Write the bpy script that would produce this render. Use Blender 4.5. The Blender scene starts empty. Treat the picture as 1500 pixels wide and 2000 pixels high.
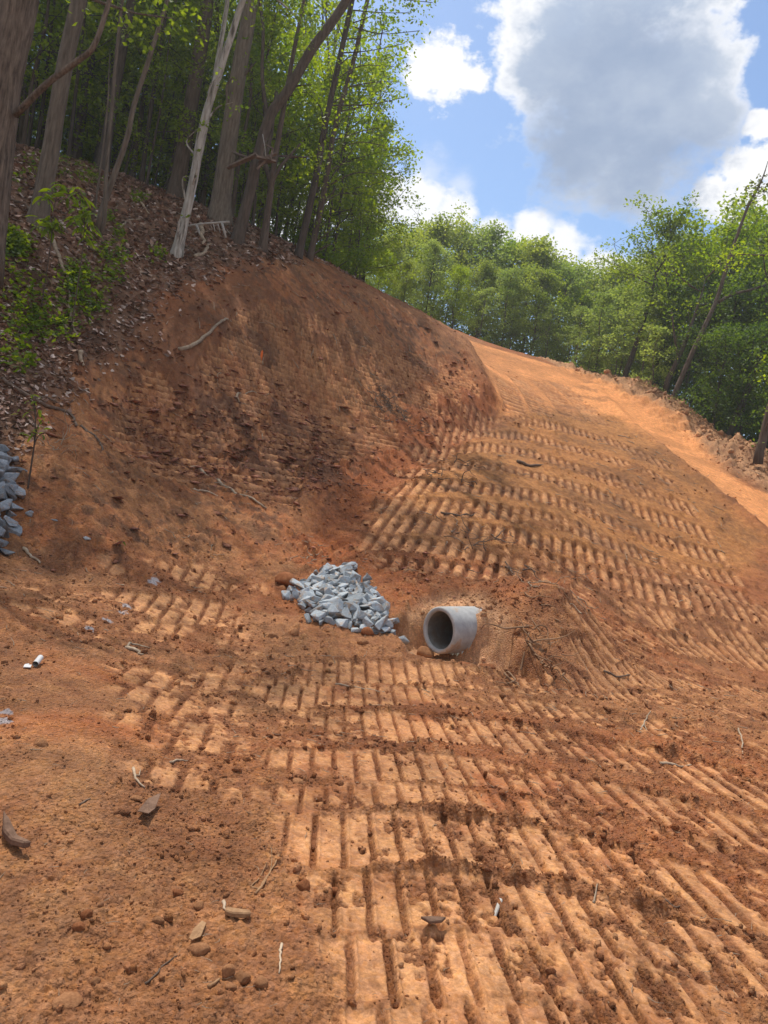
import bpy, bmesh, math, random
import numpy as np
from mathutils import Vector, Matrix, Euler
R = math.radians
random.seed(7)
rng = np.random.default_rng(7)
sc = bpy.context.scene
COL = sc.collection

# ------------------------------------------------------------------ camera, sky, sun, exposure
F_PX = 1400.0; ROLL = R(8.5); EYE = 1.65
cs, sn = math.cos(ROLL), math.sin(ROLL)
cam_d = bpy.data.cameras.new('camera'); cam = bpy.data.objects.new('camera', cam_d); COL.objects.link(cam)
cam_d.sensor_fit = 'VERTICAL'; cam_d.sensor_height = 36.0; cam_d.lens = F_PX / 2000 * 36.0
cam_d.clip_start = 0.05; cam_d.clip_end = 3000
right = Vector((cs, 0, sn)); up = Vector((-sn, 0, cs)); back = Vector((0, -1, 0))
cam.matrix_world = Matrix(((right.x, up.x, back.x, 0), (right.y, up.y, back.y, 0), (right.z, up.z, back.z, EYE), (0, 0, 0, 1)))
sc.camera = cam

SUN_EL, SUN_AZ = R(63), R(-32)          # azimuth measured from +Y towards +X
sun_dir = Vector((math.sin(SUN_AZ) * math.cos(SUN_EL), math.cos(SUN_AZ) * math.cos(SUN_EL), math.sin(SUN_EL)))
sun_d = bpy.data.lights.new('sun', 'SUN'); sun_d.energy = 2.6; sun_d.angle = R(0.53); sun_d.color = (1.0, 0.95, 0.86)
sun = bpy.data.objects.new('sun', sun_d); COL.objects.link(sun)
sun.rotation_euler = (-sun_dir).to_track_quat('-Z', 'Y').to_euler()

sc.view_settings.view_transform = 'Standard'; sc.view_settings.look = 'None'
sc.view_settings.gamma = 1.0; sc.view_settings.use_curve_mapping = False
sc.view_settings.exposure = 0.82
try:
    sc.cycles.max_bounces = 8; sc.cycles.transmission_bounces = 6; sc.cycles.diffuse_bounces = 4
    sc.cycles.use_denoising = True
except Exception: pass

SKY_STRENGTH = 0.115
def raydir(u, v):
    du, dv = u - 750.0, v - 1000.0
    return Vector(((cs*du + sn*dv) / F_PX, 1.0, (sn*du - cs*dv) / F_PX)).normalized()

def build_world():
    w = bpy.data.worlds.new('World'); sc.world = w; w.use_nodes = True
    nt = w.node_tree; nt.nodes.clear(); N = nt.nodes; L = nt.links
    def nd(t, **k):
        n = N.new(t)
        for a, b in k.items(): setattr(n, a, b)
        return n
    def math_(op, a, b=None, clamp=False):
        n = nd('ShaderNodeMath', operation=op, use_clamp=clamp)
        for i, x in enumerate((a, b)):
            if x is None: continue
            if isinstance(x, (int, float)): n.inputs[i].default_value = x
            else: L.new(x, n.inputs[i])
        return n.outputs[0]
    def smooth(x, lo, hi):
        n = nd('ShaderNodeMapRange', interpolation_type='SMOOTHSTEP')
        L.new(x, n.inputs[0]); n.inputs[1].default_value = lo; n.inputs[2].default_value = hi
        return n.outputs[0]
    tc = nd('ShaderNodeTexCoord'); gen = tc.outputs['Generated']
    sky = nd('ShaderNodeTexSky', sky_type='NISHITA', sun_disc=False, sun_elevation=SUN_EL, sun_rotation=SUN_AZ)
    sky.air_density = 1.0; sky.dust_density = 0.6; sky.ozone_density = 1.6
    # clouds: directions on the sphere
    def noise(scale, detail, rough, off=0.0):
        mp = nd('ShaderNodeMapping'); mp.inputs['Location'].default_value = (off, off*0.7, off*1.3)
        mp.inputs['Scale'].default_value = (1, 1, 1.5)
        L.new(gen, mp.inputs[0])
        n = nd('ShaderNodeTexNoise'); n.inputs['Scale'].default_value = scale; n.inputs['Detail'].default_value = detail
        n.inputs['Roughness'].default_value = rough
        L.new(mp.outputs[0], n.inputs['Vector']); return n.outputs[0]
    nA = noise(11, 9, 0.60, 2.0); nB = noise(34, 8, 0.62, 5.0); nC = noise(2.6, 6, 0.5, 9.0)
    def field(blobs):
        acc = None
        for (u, v, r) in blobs:
            d = raydir(u, v)
            n = nd('ShaderNodeVectorMath', operation='DISTANCE')
            L.new(gen, n.inputs[0]); n.inputs[1].default_value = d
            f = math_('SUBTRACT', 1.0, math_('DIVIDE', n.outputs['Value'], r / F_PX * 0.86))
            if acc is None: acc = f
            else:
                m = nd('ShaderNodeMath', operation='SMOOTH_MAX'); m.inputs[2].default_value = 0.15
                L.new(acc, m.inputs[0]); L.new(f, m.inputs[1]); acc = m.outputs[0]
        return acc
    big = [(1180, -120, 260), (1110, 60, 165), (1190, 150, 215), (1255, 230, 190), (1310, 150, 150), (1230, 340, 105), (1140, 280, 130), (1385, 235, 72), (1060, 140, 105), (1290, -40, 170)]
    side = [(885, 140, 75), (840, 130, 55), (930, 150, 45), (1450, 350, 70), (1500, 330, 75), (1560, 340, 90), (1395, 365, 45), (1485, 245, 36)]
    low = [(690, 385, 66), (750, 388, 66), (820, 398, 66), (890, 424, 58), (960, 462, 54), (1040, 462, 56), (1100, 488, 60), (1170, 522, 64), (1230, 555, 66), (620, 385, 80), (1300, 590, 70), (550, 400, 100)]
    wisp = [(835, 340, 70), (900, 360, 40)]
    wob = math_('ADD', math_('MULTIPLY', math_('SUBTRACT', nA, 0.5), 1.15), math_('MULTIPLY', math_('SUBTRACT', nB, 0.5), 0.75))
    fb = math_('ADD', field(big), math_('MULTIPLY', wob, 1.1))
    fs = math_('ADD', field(side), math_('MULTIPLY', wob, 2.2))
    fl = math_('ADD', field(low), math_('MULTIPLY', wob, 1.25))
    fw = math_('ADD', field(wisp), math_('MULTIPLY', wob, 1.6))
    # the rest of the dome: unseen broken cumulus, cover raised to add ambient light, kept out of the part described above
    sep = nd('ShaderNodeSeparateXYZ'); L.new(gen, sep.inputs[0])
    away = nd('ShaderNodeVectorMath', operation='DISTANCE'); L.new(gen, away.inputs[0]); away.inputs[1].default_value = raydir(950, 420)
    awm = smooth(away.outputs['Value'], 0.62, 0.95)
    gc = math_('MULTIPLY', smooth(math_('ADD', nC, math_('MULTIPLY', wob, 0.25)), 0.42, 0.60), awm)
    dark = field([(1260, 380, 220), (1110, 330, 190), (1330, 330, 180), (1200, 200, 240)])
    drk = smooth(math_('ADD', dark, math_('MULTIPLY', wob, 0.5)), 0.0, 0.7)
    absoft = smooth(fb, 0.02, 0.55); abh = smooth(fb, 0.04, 0.30)
    ab = math_('ADD', math_('MULTIPLY', absoft, drk), math_('MULTIPLY', abh, math_('SUBTRACT', 1.0, drk))); as_ = smooth(fs, 0.05, 0.50); al = math_('MULTIPLY', smooth(fl, -0.05, 0.45), 0.95)
    aw = math_('MULTIPLY', smooth(fw, 0.0, 1.1), 0.45)
    alpha = math_('MAXIMUM', math_('MAXIMUM', ab, as_), math_('MAXIMUM', math_('MAXIMUM', al, aw), gc))
    # grey where the big cloud is thick, white at its thin rim
    thick = smooth(math_('ADD', fb, math_('MULTIPLY', math_('SUBTRACT', nC, 0.5), 0.5)), 0.18, 0.74)
    deep = math_('MULTIPLY', drk, smooth(fb, -.1, .3))
    S = SKY_STRENGTH
    def mixc(f, a, b):
        n = nd('ShaderNodeMix', data_type='RGBA'); L.new(f, n.inputs[0])
        for i, x in ((6, a), (7, b)):
            if isinstance(x, tuple): n.inputs[i].default_value = (*x, 1)
            else: L.new(x, n.inputs[i])
        return n.outputs[2]
    white = tuple(c / S for c in (0.60, 0.60, 0.61)); grey = tuple(c / S for c in (0.265, 0.32, 0.42)); dk = tuple(c / S for c in (0.185, 0.235, 0.335))
    mott = smooth(math_('ADD', math_('MULTIPLY', nA, .6), math_('MULTIPLY', nC, .5)), 0.48, 0.72)
    lite = tuple(c / S for c in (0.36, 0.40, 0.47))
    ccol = mixc(math_('MULTIPLY', deep, math_('SUBTRACT', 1.0, math_('MULTIPLY', mott, 0.45))), mixc(thick, white, mixc(mott, grey, lite)), dk)
    # a little more veil towards the horizon
    hs = nd('ShaderNodeHueSaturation'); hs.inputs['Saturation'].default_value = 1.08; hs.inputs['Value'].default_value = 0.88
    L.new(sky.outputs[0], hs.inputs['Color'])
    fin = mixc(alpha, hs.outputs[0], ccol)
    bg = nd('ShaderNodeBackground'); bg.inputs['Strength'].default_value = S
    L.new(fin, bg.inputs['Color'])
    out = nd('ShaderNodeOutputWorld'); L.new(bg.outputs[0], out.inputs[0])
build_world()

# ------------------------------------------------------------------ helpers
def P(u, v, y):
    du, dv = u - 750.0, v - 1000.0
    return ((cs*du + sn*dv) / F_PX * y, y, EYE + (sn*du - cs*dv) / F_PX * y)
def tag(o, label=None, cat=None, group=None, kind=None):
    if label: o['label'] = label
    if cat: o['category'] = cat
    if group: o['group'] = group
    if kind: o['kind'] = kind
    return o
def empty(name, loc=(0, 0, 0)):
    o = bpy.data.objects.new(name, None); COL.objects.link(o); o.location = loc; o.empty_display_size = 0.2
    return o
def mesh_np(name, V, Fq, mat, attrs=None, smooth=True):
    """V (n,3) floats, Fq (m,k) ints -> mesh"""
    V = np.ascontiguousarray(V, dtype=np.float32); Fq = np.ascontiguousarray(Fq, dtype=np.int32)
    me = bpy.data.meshes.new(name); m, k = Fq.shape
    me.vertices.add(len(V)); me.vertices.foreach_set('co', V.ravel())
    me.loops.add(m*k); me.loops.foreach_set('vertex_index', Fq.ravel())
    me.polygons.add(m); me.polygons.foreach_set('loop_start', np.arange(0, m*k, k, dtype=np.int32))
    me.update(calc_edges=True)
    if smooth: me.polygons.foreach_set('use_smooth', np.ones(m, dtype=bool))
    for an, (ty, arr) in (attrs or {}).items():
        at = me.attributes.new(an, ty, 'POINT')
        at.data.foreach_set('color' if ty == 'FLOAT_COLOR' else ('vector' if ty == 'FLOAT_VECTOR' else 'value'), np.ascontiguousarray(arr, dtype=np.float32).ravel())
    if mat: me.materials.append(mat)
    me.validate(); me.update()
    return me
def link(name, me, parent=None):
    o = bpy.data.objects.new(name, me); COL.objects.link(o)
    if parent is not None: o.parent = parent
    return o
class Geo:
    """collects polygons of mixed size"""
    def __init__(s): s.v = []; s.f = []
    def add(s, vs, fs):
        b = len(s.v); s.v.extend([tuple(p) for p in vs]); s.f.extend([tuple(i + b for i in f) for f in fs])
    def tube(s, pts, rad, sides=7, cap=True, lump=0.0, rr=None):
        pts = [Vector(p) for p in pts]; n = len(pts)
        if not hasattr(rad, '__len__'): rad = [rad]*n
        rings = []; ref = None
        for i, p in enumerate(pts):
            d = (pts[min(i+1, n-1)] - pts[max(i-1, 0)])
            if d.length < 1e-9: d = Vector((0, 0, 1))
            d.normalize()
            if ref is None: ref = Vector((1, 0, 0)) if abs(d.x) < .8 else Vector((0, 1, 0))
            a = (ref - d*ref.dot(d)).normalized(); b = d.cross(a); ref = a
            ring = []
            for k in range(sides):
                t = 2*math.pi*k/sides; r = rad[i]
                if lump and rr: r *= 1 + lump*(rr.random()-.5)
                ring.append(p + a*(r*math.cos(t)) + b*(r*math.sin(t)))
            rings.append(ring)
        vs = [q for r in rings for q in r]; fs = []
        for i in range(n-1):
            for k in range(sides):
                k2 = (k+1) % sides
                fs.append((i*sides+k, i*sides+k2, (i+1)*sides+k2, (i+1)*sides+k))
        if cap:
            fs.append(tuple(range(sides))[::-1]); fs.append(tuple((n-1)*sides+k for k in range(sides)))
        s.add(vs, fs)
    def box(s, c, ax, ay, az):
        c = Vector(c); ax = Vector(ax); ay = Vector(ay); az = Vector(az)
        vs = [c + sx*ax + sy*ay + sz*az for sz in (-1, 1) for sy in (-1, 1) for sx in (-1, 1)]
        s.add(vs, [(0, 2, 3, 1), (4, 5, 7, 6), (0, 1, 5, 4), (2, 6, 7, 3), (0, 4, 6, 2), (1, 3, 7, 5)])
    def mesh(s, name, mat, smooth=True):
        me = bpy.data.meshes.new(name); me.from_pydata(s.v, [], s.f)
        if smooth: me.polygons.foreach_set('use_smooth', [True]*len(me.polygons))
        if mat: me.materials.append(mat)
        me.update(); return me
def catmull(pts, n=6):
    pts = [np.array(p, float) for p in pts]
    if len(pts) < 3: return [pts[0] + (pts[-1]-pts[0])*t for t in np.linspace(0, 1, n+1)]
    out = []; q = [2*pts[0]-pts[1]] + pts + [2*pts[-1]-pts[-2]]
    for i in range(1, len(q)-2):
        for t in np.linspace(0, 1, n, endpoint=False):
            out.append(.5*((2*q[i]) + (-q[i-1]+q[i+1])*t + (2*q[i-1]-5*q[i]+4*q[i+1]-q[i+2])*t*t + (-q[i-1]+3*q[i]-3*q[i+1]+q[i+2])*t**3))
    out.append(pts[-1]); return out

# value noise (numpy)
_TAB = np.random.default_rng(99).random((512, 512)).astype(np.float32)
def vn(x, y, seed=0):
    x = x + seed*37.17; y = y + seed*91.73
    xi = np.floor(x).astype(np.int64); yi = np.floor(y).astype(np.int64); fx = (x-xi).astype(np.float32); fy = (y-yi).astype(np.float32)
    fx = fx*fx*fx*(fx*(fx*6-15)+10); fy = fy*fy*fy*(fy*(fy*6-15)+10)
    x0 = xi & 511; x1 = (xi+1) & 511; y0 = yi & 511; y1 = (yi+1) & 511
    a = _TAB[y0, x0]; b = _TAB[y0, x1]; c = _TAB[y1, x0]; d = _TAB[y1, x1]
    return (a*(1-fx)+b*fx)*(1-fy) + (c*(1-fx)+d*fx)*fy
def fbm(x, y, sc_, oct_=4, seed=0, gain=.5):
    s = np.zeros_like(x, dtype=np.float32); a = 1.0; t = 0.0
    ca, sa = .8, .6
    for o in range(oct_):
        s += a*vn(x*sc_, y*sc_, seed+o); t += a; a *= gain; sc_ *= 2.03
        x, y = ca*x - sa*y, sa*x + ca*y
    return s/t
def pebbles(x, y, cell, seed, fill=.6, fold=.5):
    """height of half-sunk rounded bits, one per cell at most"""
    gx = x/cell; gy = y/cell; ix = np.floor(gx).astype(np.int64); iy = np.floor(gy).astype(np.int64); h = np.zeros(len(x), np.float32)
    for ox in (-1, 0, 1):
        for oy in (-1, 0, 1):
            cx, cy = ix+ox, iy+oy; a = (cx*7+seed*13) & 511; b = (cy*11+seed*5) & 511
            px = cx+.15+.7*_TAB[a, b]; py = cy+.15+.7*_TAB[b, (a+77) & 511]; rad = .16+.42*_TAB[(a+31) & 511, (b+59) & 511]**2; on = _TAB[(a+101) & 511, (b+7) & 511] < fill
            dx = gx-px; dy = gy-py; t = _TAB[(a+5) & 511, (b+201) & 511]*6.28; u = dx*np.cos(t)+dy*np.sin(t); v = (-dx*np.sin(t)+dy*np.cos(t))*1.35
            q = 1-(u*u+v*v)/(rad*rad)
            h = np.maximum(h, np.where(on & (q > 0), np.sqrt(np.maximum(q, 0))*rad*fold, 0))
    return h*cell
def sst(x, a, b):
    t = np.clip((x-a)/(b-a), 0, 1); return t*t*(3-2*t)

# ------------------------------------------------------------------ terrain: broad shape from surveyed points
CT = []
def cp(u, v, y): CT.append(P(u, v, y))
# cut slope and wood
for a in [(600,800,19),(300,900,13.5),(300,1050,10),(100,1100,8.4),(0,900,9.8),(0,1080,8.2),(0,700,12),(0,470,15.5),(80,430,17.2),(345,495,21),
          (200,650,15.6),(470,470,23.5),(580,500,26),(700,560,28.3),(830,622,30.5),(900,695,29.3),(925,725,28.5),(50,290,25),(200,330,26),(345,385,26.5),(428,432,24.5),
          (600,650,21.5),(760,700,24.2),(450,650,18.3),(450,800,16.2),(450,950,13),(560,1000,12.9),(860,740,26.8),(640,930,15.5),(780,840,20.5),(130,880,10.6),(150,1000,9.2)]: cp(*a)
# swale line
for a in [(968,772,27.2),(890,848,21.8),(805,900,17.8),(720,945,15),(650,1010,13.0),(620,1075,11.6)]: cp(*a)
# riprap seat and pipe surroundings
for a in [(685,1108,10.9),(640,1112,10.8),(590,1222,8.75),(700,1235,8.6),(760,1190,9.5),(560,1150,10.0),(800,1130,10.6),(900,1130,11.2),(940,1170,9.95),(890,1160,10.0),(990,1200,10.3),(975,1260,9.5),(840,1170,10.0)]: cp(*a)
# fill slope
for a in [(1000,850,24),(1050,765,32),(1100,1000,17),(900,1000,14.6),(1200,900,23),(1300,1100,16.6),(1250,1200,13.1),(1000,930,18.6),(1100,860,25),(1200,1000,18.9),(1400,1050,18.8),(1400,1180,14.3),
          (1500,1040,20),(1400,960,22.8),(1300,880,26.5),(1220,815,31.5),(1150,745,40),(1500,1290,12.9),(1500,1180,15.2)]: cp(*a)
# road bed beyond the crest, berm foot
for a in [(1500,965,26),(1420,925,27.5),(1330,850,32.5),(1230,785,37.5),(1000,685,43),(930,662,44),(880,641,45),(930,690,38),(1130,728,43.5)]: cp(*a)
# flat ground
for a in [(750,1300,None),(1100,1320,None),(400,1300,None),(1400,1400,None),(200,1500,None),(750,1600,None),(400,1600,None),(1200,1700,None),(750,1950,None),(300,1950,None),(1300,1950,None)]:
    X, _, Z = P(a[0], a[1], 1.0); y = -EYE/(Z-EYE); CT.append((X*y, y, 0.0))
CT += [(-2.7,5.2,.13),(-3.6,5.6,.45),(-3.3,6.9,.38),(0,0,0),(-4,1,.1),(4,1,0),(0,-6,0),(-8,-5,.3),(8,-5,0),(9,5,0),(16,8,-.4),(14,0,-.2),(-7,3,.9),(-12,5,3.2),(-14,11,6.0),(-20,8,7),
       (18,16,-.4),(16.5,24,2.0),(21,26,-.6),(20,33,1.5),(27,30,-3),(22,42,4.5),(18,47,8.4),(30,50,1),(13,52,10.4),(5,56,12.4),(-5,56,13),(5,75,9),(20,70,5),(-10,75,12),(-12,45,14),(-3,38,12.2),(-8,34,12.8),(-15,32,13.6),(-22,22,12.5),(-26,35,15),(-25,55,15),(35,20,-6),(40,5,-4),(-30,0,8),(45,45,-4)]
CT = np.array(CT); K = len(CT)
def _ker(r2): return 0.5*r2*np.log(r2 + 1e-9)
_A = np.zeros((K+3, K+3)); _d2 = ((CT[:, None, :2]-CT[None, :, :2])**2).sum(-1)
_A[:K, :K] = _ker(_d2) + np.eye(K)*0.35; _A[:K, K] = 1; _A[:K, K+1:] = CT[:, :2]; _A[K, :K] = 1; _A[K+1:, :K] = CT[:, :2].T
_W = np.linalg.solve(_A, np.concatenate([CT[:, 2], np.zeros(3)]))
def tps(x, y):
    out = np.empty(len(x))
    for i in range(0, len(x), 40000):
        xs = x[i:i+40000]; ys = y[i:i+40000]
        r2 = (xs[:, None]-CT[None, :, 0])**2 + (ys[:, None]-CT[None, :, 1])**2
        out[i:i+40000] = _ker(r2) @ _W[:K] + _W[K] + _W[K+1]*xs + _W[K+2]*ys
    return out
def base(x, y):
    x = np.asarray(x, float); y = np.asarray(y, float)
    r = np.hypot(x, y-25)
    k = sst(r, 45, 95)
    px = np.where(r > 90, x*90/np.maximum(r, 1e-6), x); py = np.where(r > 90, 25+(y-25)*90/np.maximum(r, 1e-6), y)
    z = tps(px, py)*(1-k) + k*(4.0 + 5*fbm(x, y, .01, 3, 3))
    pc = np.array(P(857, 1231, 9.0)); ta = ((x-pc[0])*.76+(y-pc[1])*.64)/.9936; tq = (-(x-pc[0])*.64+(y-pc[1])*.76)/.9936
    tgt = .64 + .30*np.clip(ta-.5, 0, 3) - .30*np.maximum(0, np.abs(tq)-.35)
    wp = sst(ta + .10*np.cos(tq*3)*0 + (fbm(x, y, 3, 2, 66)-.5)*.3, .22, .50)*sst(np.abs(tq), 2.0, .45)*sst(ta, 3.2, 1.6)
    z = z + wp*np.maximum(0, tgt-z)
    side = sst(np.abs(tq), .62, .36)*sst(ta, -.75, -.25)*sst(ta, .45, .2); z = z*(1-side)+side*np.minimum(z, pc[2]-.27)
    return z
def ground_at(x, y): return float(base(np.array([x]), np.array([y]))[0])
_TS = np.concatenate([np.arange(1.3, 12, .05), np.arange(12, 80, .12)])
def G(u, v):
    """point where the sight line through a place of the survey photo meets the ground"""
    du, dv = u-750.0, v-1000.0; a = (cs*du + sn*dv)/F_PX; b = (sn*du - cs*dv)/F_PX
    z = EYE + b*_TS; h = base(a*_TS, _TS); d = z-h
    w = np.where(d < 0)[0]
    if len(w) == 0: t = 60.0
    elif w[0] == 0: t = _TS[0]
    else:
        i = w[0]; t = _TS[i-1] + (_TS[i]-_TS[i-1])*d[i-1]/(d[i-1]-d[i])
    return Vector((a*t, t, ground_at(a*t, t)))
def Gxy(pts): return [np.array(G(u, v))[:2] for u, v in pts]

def poly_dist(x, y, poly):
    """signed distance to a closed polygon (positive inside)"""
    d = np.full(len(x), 1e9); ins = np.zeros(len(x), bool); n = len(poly)
    for i in range(n):
        ax, ay = poly[i]; bx, by = poly[(i+1) % n]
        ex, ey = bx-ax, by-ay; L2 = ex*ex+ey*ey+1e-12
        t = np.clip(((x-ax)*ex+(y-ay)*ey)/L2, 0, 1)
        d = np.minimum(d, (x-ax-t*ex)**2+(y-ay-t*ey)**2)
        c = (ay > y) != (by > y)
        if abs(ey) > 1e-12: ins ^= c & (x < ex*(y-ay)/ey+ax)
    return np.sqrt(d)*np.where(ins, 1, -1)
def line_dist(x, y, pts):
    """unsigned distance, signed offset and arc length along a polyline"""
    best = np.full(len(x), 1e9); off = np.zeros(len(x)); s = np.zeros(len(x)); acc = 0.0
    for i in range(len(pts)-1):
        ax, ay = pts[i][:2]; bx, by = pts[i+1][:2]; ex, ey = bx-ax, by-ay; L = math.hypot(ex, ey)+1e-9
        t = ((x-ax)*ex+(y-ay)*ey)/(L*L); lo = -3.0 if i == 0 else 0.0; hi = 4.0 if i == len(pts)-2 else 1.0
        tc = np.clip(t, 0, 1); dd = np.hypot(x-ax-tc*ex, y-ay-tc*ey)
        m = dd < best
        best = np.where(m, dd, best); off = np.where(m, ((x-ax)*-ey+(y-ay)*ex)/L, off); s = np.where(m, acc+tc*L, s); acc += L
    return best, off, s, acc

# zones of soil, in plan
Z_LITTER = Gxy([(-60,890),(15,868),(62,848),(108,800),(150,742),(215,690),(270,650),(330,600),(400,560),(470,530),(560,503)]) + [np.array(P(580,497,26.5))[:2], np.array((-2.5,31.)), np.array((-3.5,60.)), np.array((-60,70.)), np.array((-60,5.)), np.array((-9.,6.5))]
Z_CUT = Gxy([(0,760),(130,715),(330,600),(470,530),(575,502),(700,565),(820,625),(900,700),(950,765),(860,830),(740,910),(640,1000),(590,1090),(400,1090),(100,1120),(0,1100)])
Z_RED = Gxy([(820,760),(900,700),(950,768),(985,775),(930,830),(860,880),(760,960),(690,1030),(720,1080),(860,1100),(850,1140),(770,1190),(700,1110),(610,1100),(580,1040),(640,960),(720,880)])
Z_FILL = Gxy([(985,775),(1150,745),(1300,885),(1480,1040),(1480,1110),(1250,1110),(1050,1100),(860,1090),(740,1040),(760,960),(900,860)])
Z_ROAD = Gxy([(900,660),(1000,690),(1130,733),(1230,790),(1330,855),(1450,950),(1560,1010),(1560,1075),(1330,905),(1200,810),(1100,800),(990,800),(960,740)]) 
Z_PIT = Gxy([(770,1235),(790,1190),(840,1160),(900,1150),(960,1158),(1005,1195),(1005,1290),(930,1300),(860,1290),(800,1275)])
Z_SHALE = Gxy([(250,740),(430,720),(560,740),(640,800),(700,900),(640,970),(520,990),(380,940),(240,870),(180,800)])
Z_MOUND = Gxy([(-80,1310),(120,1270),(300,1330),(330,1450),(220,1580),(60,1620),(-80,1600)])
BERM = [np.array(P(*a))[:2] for a in [(1128,736,43.5),(1220,752,39.5),(1330,805,34.5),(1400,850,31.5),(1450,880,29.5),(1560,935,26.5),(1700,1010,23)]]
SWALE = Gxy([(960,785),(890,848),(805,900),(720,945),(650,1010),(620,1075)])
BANK = Gxy([(905,672),(935,712),(958,752),(966,772),(940,800),(905,838)])
CREST = Gxy([(1160,757),(1220,818),(1300,885),(1400,965),(1500,1045)])
RIPRAP = Gxy([(560,1165),(590,1140),(628,1116),(668,1108),(690,1106),(706,1130),(730,1162),(765,1205),(795,1252),(752,1246),(700,1234),(650,1226),(592,1224),(588,1196)])
LEFTPILE = Gxy([(-120,880),(0,880),(30,888),(33,925),(35,970),(42,1015),(36,1045),(18,1072),(4,1095),(-120,1120)])

HOLE = np.array(G(519, 698))[:2]
PAINT = [(*np.array(G(u, v))[:2], r) for u, v, r in [(305,1132,.07),(298,1137,.07),(248,1185,.07),(243,1192,.08),(240,1198,.06),(209,1213,.06),(173,1230,.05),(2,1420,.06),(4,1440,.06)]]
TRACKS = []
def bar_axis(a, b):
    p, q = Gxy([a, b]); return math.degrees(math.atan2(q[1]-p[1], q[0]-p[0]))-90
def track(pts, w=.5, pitch=.155, depth=.04, gw=.022, press=.02, edge=.03, wear=.0, seed=None, world=False, dbl=True, bar=None, taper=.07, step=.0613):
    p = [np.array(q, float)[:2] for q in pts] if world else Gxy(pts)
    TRACKS.append(dict(p=catmull(p, 5), w=w, pitch=pitch, depth=depth, gw=gw, press=press, edge=edge, wear=wear, seed=seed or len(TRACKS)+11, dbl=dbl, bar=bar, taper=taper, step=step))
# foreground passes, side by side, running across the view; bars all lie nearly along the line of sight
FGK = dict(bar=4.0, pitch=.150, depth=.030, gw=.0135, press=.012, edge=.020, wear=-.02)
for row, w in [([(440,1326),(560,1316),(700,1312),(900,1322),(1150,1345),(1550,1415)], .66), ([(480,1368),(620,1358),(800,1360),(1000,1380),(1250,1415),(1600,1500)], .60),
               ([(500,1430),(640,1420),(800,1420),(1000,1440),(1250,1485),(1620,1590)], .80), ([(500,1508),(640,1496),(780,1494),(950,1510),(1200,1560),(1600,1670)], .58),
               ([(505,1566),(620,1556),(760,1550),(900,1560),(1150,1605),(1600,1730)], .34), ([(510,1645),(640,1636),(780,1632),(930,1640),(1150,1680),(1600,1810)], .56),
               ([(560,1775),(680,1766),(800,1760),(950,1768),(1150,1805),(1450,1880),(1600,1930)], .50), ([(600,1930),(720,1918),(850,1905),(980,1900),(1150,1925),(1500,2020)], .46),
               ([(600,2100),(760,2080),(900,2060),(1100,2050),(1400,2120)], .42)]:
    track(row, w=w+.07, **FGK)
# right-hand passes at the toe
track([(1120,1298),(1200,1303),(1350,1330),(1600,1380)], w=.8, wear=.1, pitch=.18)
track([(1150,1197),(1230,1204),(1350,1225),(1600,1270)], w=.9, wear=.05, pitch=.22, depth=.05, gw=.035)
track([(1140,1248),(1250,1255),(1420,1280),(1620,1315)], w=.8, wear=.1, pitch=.22, depth=.05, gw=.035)
track([(1090,1147),(1180,1153),(1350,1170),(1550,1210)], w=.8, wear=.2, pitch=.22, depth=.05, gw=.035)
# faint old lanes on the left
for row in ([(215,1352),(300,1346),(400,1342),(500,1340)],[(225,1402),(310,1394),(400,1390),(505,1388)],[(215,1462),(310,1452),(400,1448),(510,1445)],[(205,1535),(300,1524),(400,1518),(515,1515)],[(190,1625),(290,1612),(400,1604),(520,1600)]):
    track(row, w=.72, wear=.40, depth=.016, pitch=.19, gw=.022, press=.008, edge=.008, bar=7.0)
track([(0,1210),(150,1225),(300,1240),(420,1250),(520,1260)], w=.9, wear=.38, pitch=.2, depth=.025, edge=.012, bar=7.0)
track([(60,1165),(200,1178),(330,1190),(480,1205)], w=.9, wear=.38, pitch=.2, depth=.026, edge=.012, bar=7.0)
track([(180,1110),(300,1120),(420,1130),(530,1140)], w=.8, wear=.42, pitch=.2, depth=.026, edge=.012, bar=7.0)
# fill slope: rows across the slope, bars pointing up the slope
FK = dict(pitch=.25, depth=.060, gw=.046, press=.02, edge=.030, dbl=False)
for k, row in enumerate([
    [(860,818),(960,812),(1060,822),(1180,858),(1310,918)],
    [(835,845),(940,838),(1050,852),(1180,893),(1320,950)],
    [(800,880),(910,872),(1030,885),(1170,930),(1370,1004)],
    [(775,918),(890,908),(1020,922),(1170,968),(1400,1050)],
    [(745,955),(870,948),(1000,962),(1160,1005),(1430,1096)],
    [(725,992),(850,988),(990,1003),(1150,1042),(1460,1135)],
    [(700,1025),(830,1027),(970,1043),(1140,1080),(1480,1172)],
    [(690,1055),(820,1068),(960,1085),(1130,1115),(1500,1208)],
    [(720,1098),(830,1110),(960,1125),(1080,1135)]]):
    track(row, w=.86 if k < 6 else .74, wear=.0, taper=.0, step=0.0, bar=bar_axis((1000+4*k,870),(1004+4*k,800)) if k < 3 else bar_axis((912,1064),(966,930)) if k > 4 else bar_axis((950,960),(980,880)), **FK)
# upper fill, bars across: lanes climbing to the road
for row in [[(1010,800),(1000,770),(985,735)],[(1060,805),(1040,770),(1010,735)],[(1115,815),(1085,775),(1045,740)],[(1170,830),(1130,785),(1085,745)]]:
    track(row, w=.95, pitch=.32, depth=.06, gw=.07, press=.02, edge=.03, dbl=False, wear=.1)
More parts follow.
